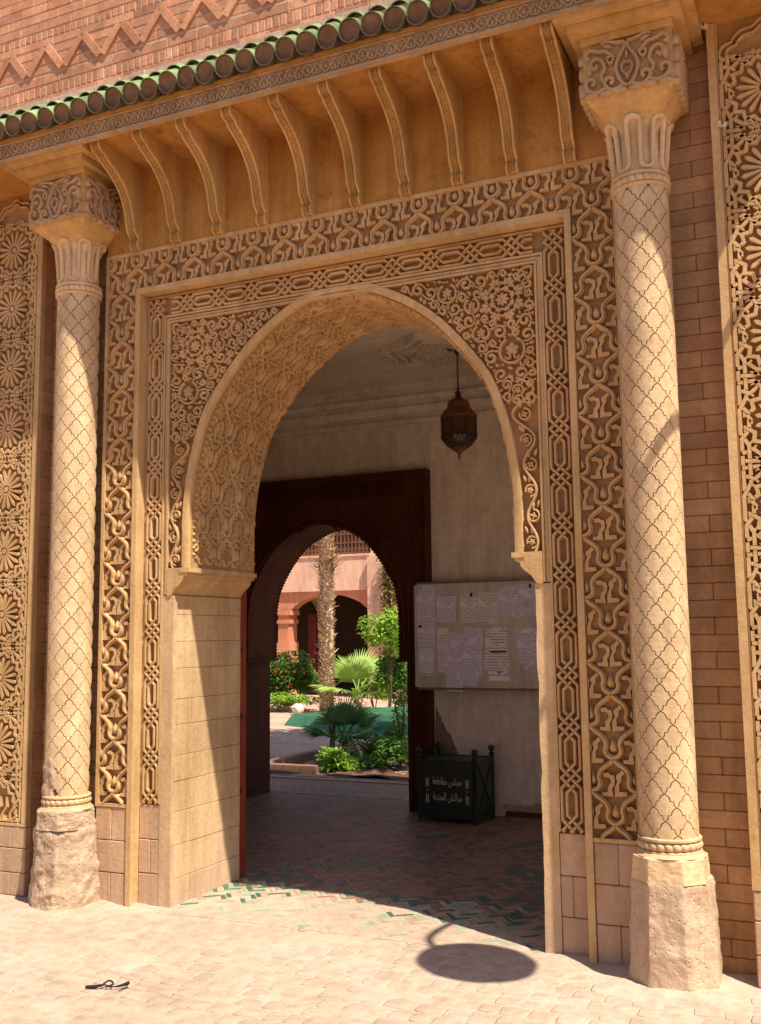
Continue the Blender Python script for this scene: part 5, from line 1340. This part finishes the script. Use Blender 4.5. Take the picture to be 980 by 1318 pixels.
for k in range(40): shard(mb, rng.uniform(0, 6.28), 3.05+rng.uniform(-.15, .15), rng.uniform(.25, .42), 1.6)
obj('leaf_bases', mb, 'bark', t, kind='stuff')
def fan(R_, n, mat, name='frond', spread=2.5, seed=0):
    rr = random.Random(seed); mb = MB(); mb.tube([(0, 0, 0), (0, .35*R_, .03), (0, .7*R_, .0)], .012, 5)
    o = Vector((0, .68*R_, 0))
    for k in range(n):
        a = -spread/2*1.0+spread*k/(n-1); d = Vector((math.sin(a), math.cos(a), 0)); L_ = R_*(1-.18*abs(a)/(spread/2))*rr.uniform(.92, 1.04); sd = Vector((d.y, -d.x, 0))*R_*.035; up = Vector((0, 0, R_*.022))
        m_ = o+d*L_*.55; tip = o+d*L_-Vector((0, 0, L_*rr.uniform(.08, .26)))
        mb.add([o, m_+sd, m_+up, m_-sd, tip], [(0, 1, 2), (0, 2, 3), (1, 4, 2), (3, 2, 4)])
    return mb.mesh(name, mat)
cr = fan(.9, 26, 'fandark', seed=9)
for k in range(16): link('frond', cr, t, (0, 0, 7.05), (rng.uniform(-.3, .7), 0, k*.9))
def fan_palm(name, label, loc, R_, mat, specs, h):
    t = thing(name, label, 'palm', loc); mb = MB(); mb.tube([(0, 0, 0), (.02, 0, h*.6), (0, 0, h)], lambda q: .07-.02*q, 10); obj('trunk', mb, 'bark', t)
    me = [fan(R_, 30, mat, seed=i, spread=2.7) for i in range(3)]
    for i, (az, tl) in enumerate(specs): link('frond', me[i % 3], t, (0, 0, h), (tl, 0, az))
    return t
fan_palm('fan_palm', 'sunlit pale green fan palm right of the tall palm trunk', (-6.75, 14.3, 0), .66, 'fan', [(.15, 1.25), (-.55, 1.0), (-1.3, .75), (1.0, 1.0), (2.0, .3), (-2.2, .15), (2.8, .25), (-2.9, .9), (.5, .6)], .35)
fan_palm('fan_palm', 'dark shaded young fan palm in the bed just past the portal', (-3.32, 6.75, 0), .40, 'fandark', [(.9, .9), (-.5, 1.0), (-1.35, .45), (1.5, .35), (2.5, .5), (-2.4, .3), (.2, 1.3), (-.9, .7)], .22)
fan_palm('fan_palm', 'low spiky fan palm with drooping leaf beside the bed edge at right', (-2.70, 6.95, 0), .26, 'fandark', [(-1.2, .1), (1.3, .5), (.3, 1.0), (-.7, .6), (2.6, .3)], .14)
def shrub(name, label, cat, loc, R_, h, n, mat, l, w_, k=6, stems=4, group=None):
    t = thing(name, label, cat, loc, group); mb = MB(); leaves(mb, n, clump((0, 0, h), R_, k), l, w_); obj('foliage', mb, mat, t)
    mb = MB()
    for i in range(stems): mb.tube(catmull([(rng.uniform(-.05, .05), rng.uniform(-.05, .05), 0), (rng.uniform(-.15, .15)*R_[0], rng.uniform(-.15, .15)*R_[1], h*.6), (rng.uniform(-.5, .5)*R_[0], rng.uniform(-.4, .4)*R_[1], h+R_[2]*.4)], 4), .012, 5)
    obj('stem', mb, 'stem', t); return t
t = shrub('flowering_shrub', 'bushy green shrub dotted with red flowers left of the tall palm', 'shrub', (-8.35, 14.5, 0), (.80, .5, .55), .62, 4600, 'leafdark', .10, .05, 10)
mb = MB()
for _ in range(14):
    a, e = rng.uniform(-PI, 0), rng.uniform(-.2, .9); c = Vector((.66*math.cos(a)*math.cos(e), .52*math.sin(a)*math.cos(e), .62+.5*math.sin(e)))
    for q in range(5): 
        d = Vector((math.cos(q*1.257), -.5, math.sin(q*1.257)))*.026; s2 = Vector((-math.sin(q*1.257), 0, math.cos(q*1.257)))*.016
        mb.add([c, c+d*.6+s2, c+d, c+d*.6-s2], [(0, 1, 2, 3)])
obj('flowers', mb, 'petal', t, kind='stuff')
shrub('low_shrub', 'bright low foliage at the foot of the flowering shrub', 'shrub', (-8.2, 13.95, 0), (.75, .25, .2), .16, 1500, 'leaf', .08, .04, 8)
shrub('leafy_tree', 'small tree with a bright lime green crown before the salmon wall', 'tree', (-5.72, 13.6, 0), (.46, .36, .52), 1.66, 2300, 'leaf', .10, .05, 11, 5)
shrub('leafy_shrub', 'green shrub under the lime green tree right of the pool', 'shrub', (-5.65, 14.1, 0), (.62, .4, .55), .62, 2600, 'leafdark', .10, .05, 8)
shrub('leafy_shrub', 'yellowish green shrub behind the sunlit fan palm', 'shrub', (-6.9, 15.4, 0), (.55, .35, .5), .55, 1600, 'leaf', .09, .05, 8)
shrub('thin_sapling', 'thin dark sapling in the bed against the portal\'s right edge', 'shrub', (-2.38, 6.45, 0), (.16, .14, .36), .62, 420, 'leafdark', .05, .028, 9, 3)
shrub('bed_plant', 'low broad-leaved plant at the near edge of the bed', 'plant', (-2.98, 5.85, 0), (.30, .2, .13), .13, 900, 'leaf', .085, .045, 8, 3)
shrub('bed_plant', 'darker low plants behind the broad-leaved plant in the bed', 'plant', (-2.75, 6.4, 0), (.55, .35, .20), .20, 2000, 'leafdark', .07, .04, 10, 3)
shrub('bed_plant', 'wispy bush left of the shaded fan palm in the bed', 'plant', (-3.62, 7.0, 0), (.26, .22, .25), .50, 480, 'leafdark', .055, .03, 8, 4)
mb = MB(); vs = []
for j in range(25):
    for i in range(31): 
        x = -3.75+3.2*i/30; y = 5.42+2.6*j/24; vs.append((x, y, .01+.05*noise.noise(Vector((x*3, y*3, 0)))+.02*noise.noise(Vector((x*11, y*11, 0)))))
mb.add(vs, [(j*31+i, j*31+i+1, (j+1)*31+i+1, (j+1)*31+i) for j in range(24) for i in range(30)]); st_('planting_bed', mb, 'soil', smooth=60)
t = thing('bed_edging', 'low brick edging along the left side of the planting bed', 'edging', (-3.8, 5.8, 0))
for k in range(11): block(None, -3.92, 5.60+.23*k, 0, -3.80, 5.82+.23*k, .10, 'terra', 'brick').parent = t
for o in t.children: o.location = Vector(o.location)-Vector((-3.8, 5.8, 0))
for k in range(3): 
    o = block(None, -3.80+.23*k, 5.60, 0, -3.58+.23*k, 5.70, .09, 'terra', 'brick'); o.parent = t; o.location = Vector(o.location)-Vector((-3.8, 5.8, 0))
# pool: eight-pointed basin with a raised green rim
t = thing('garden_pool', 'star-shaped garden basin with raised green tiled rim', 'pool', (-4.55, 12.0, 0))
def star(R1, R2): return [((R1 if k % 2 == 0 else R2)*math.cos(k*PI/8+PI/8*0+.35), (R1 if k % 2 == 0 else R2)*math.sin(k*PI/8+.35)) for k in range(16)]
A_, B_ = star(2.35, 1.85), star(1.95, 1.5)
mb = MB(); vs = [(x, y, 0) for x, y in A_]+[(x*.93, y*.93, .20) for x, y in A_]+[(x, y, .20) for x, y in B_]+[(x, y, .05) for x, y in B_]
mb.add(vs, [(k*16+i, k*16+(i+1) % 16, (k+1)*16+(i+1) % 16, (k+1)*16+i) for k in range(3) for i in range(16)]); obj('tiled_rim', mb, 'pool', t)
mb = MB(); mb.add([(x, y, .07) for x, y in B_], [tuple(range(16))]); obj('basin_floor', mb, 'poolpale', t)
mb = MB(); mb.prism([(x*.45, y*.45) for x, y in B_], .07, .22, axis='z'); obj('centre_step', mb, 'pool', t)
t = thing('litter_barrel', 'small blue barrel with a red top at the shrub\'s left edge', 'barrel', (-8.98, 14.0, 0)); mb = MB(); mb.lathe([(0, 0), (.17, 0), (.20, .3), (.19, .82)], 0, 0, 20); obj('barrel_body', mb, 'blue', t, 40); mb = MB(); mb.lathe([(.21, .82), (.22, .86), (.20, .93), (.05, .97), (0, .97)], 0, 0, 20); obj('barrel_top', mb, 'red', t, 40)
t = thing('plastic_bag', 'crumpled white plastic bag on the paving beneath the flowering shrub', 'bag', (-7.75, 13.5, 0)); mb = MB(); vs = []
for j in range(9):
    for i in range(16):
        th, ph = 2*PI*i/16, PI*j/8; d = 1+.35*noise.noise(Vector((math.cos(th)*2, math.sin(th)*2, ph*2))); vs.append((.13*math.sin(ph)*math.cos(th)*d, .12*math.sin(ph)*math.sin(th)*d, .11+.11*math.cos(ph)*d))
mb.add(vs, [(j*16+i, j*16+(i+1) % 16, (j+1)*16+(i+1) % 16, (j+1)*16+i) for j in range(8) for i in range(16)]); obj('bag', mb, 'plastic', t)
# broad tree that shades the near half of the courtyard
t = thing('shade_tree', 'broad spreading tree whose shade falls over the planting bed', 'tree', (-.6, 6.1, 0))
mb = MB(); mb.tube(catmull([(0, 0, 0), (.1, .05, 2.5), (0, 0, 5), (-.3, .2, 7)], 5), lambda q: .22-.1*q, 12)
for k in range(7): a = k*.9; mb.tube(catmull([(0, 0, 4.6), (math.cos(a)*1.2, math.sin(a)*1.2, 6), (math.cos(a)*2.6, math.sin(a)*2.4, 7.2)], 4), lambda q: .09-.05*q, 7)
obj('trunk', mb, 'stem', t); mb = MB(); leaves(mb, 5200, clump((0, .2, 7.4), (2.4, 2.4, .9), 26), .34, .17); obj('crown', mb, 'leafdark', t)
# unseen wall across the street, added to bounce warm light back
t = thing('opposite_bounce_wall', 'unseen ochre wall across the street, added for warm bounce light', 'wall', (0, -13, 0)); mb = MB(); mb.box(-22, -.3, 0, 22, 0, 5.5); obj('rendered_wall', mb, 'arch', t)
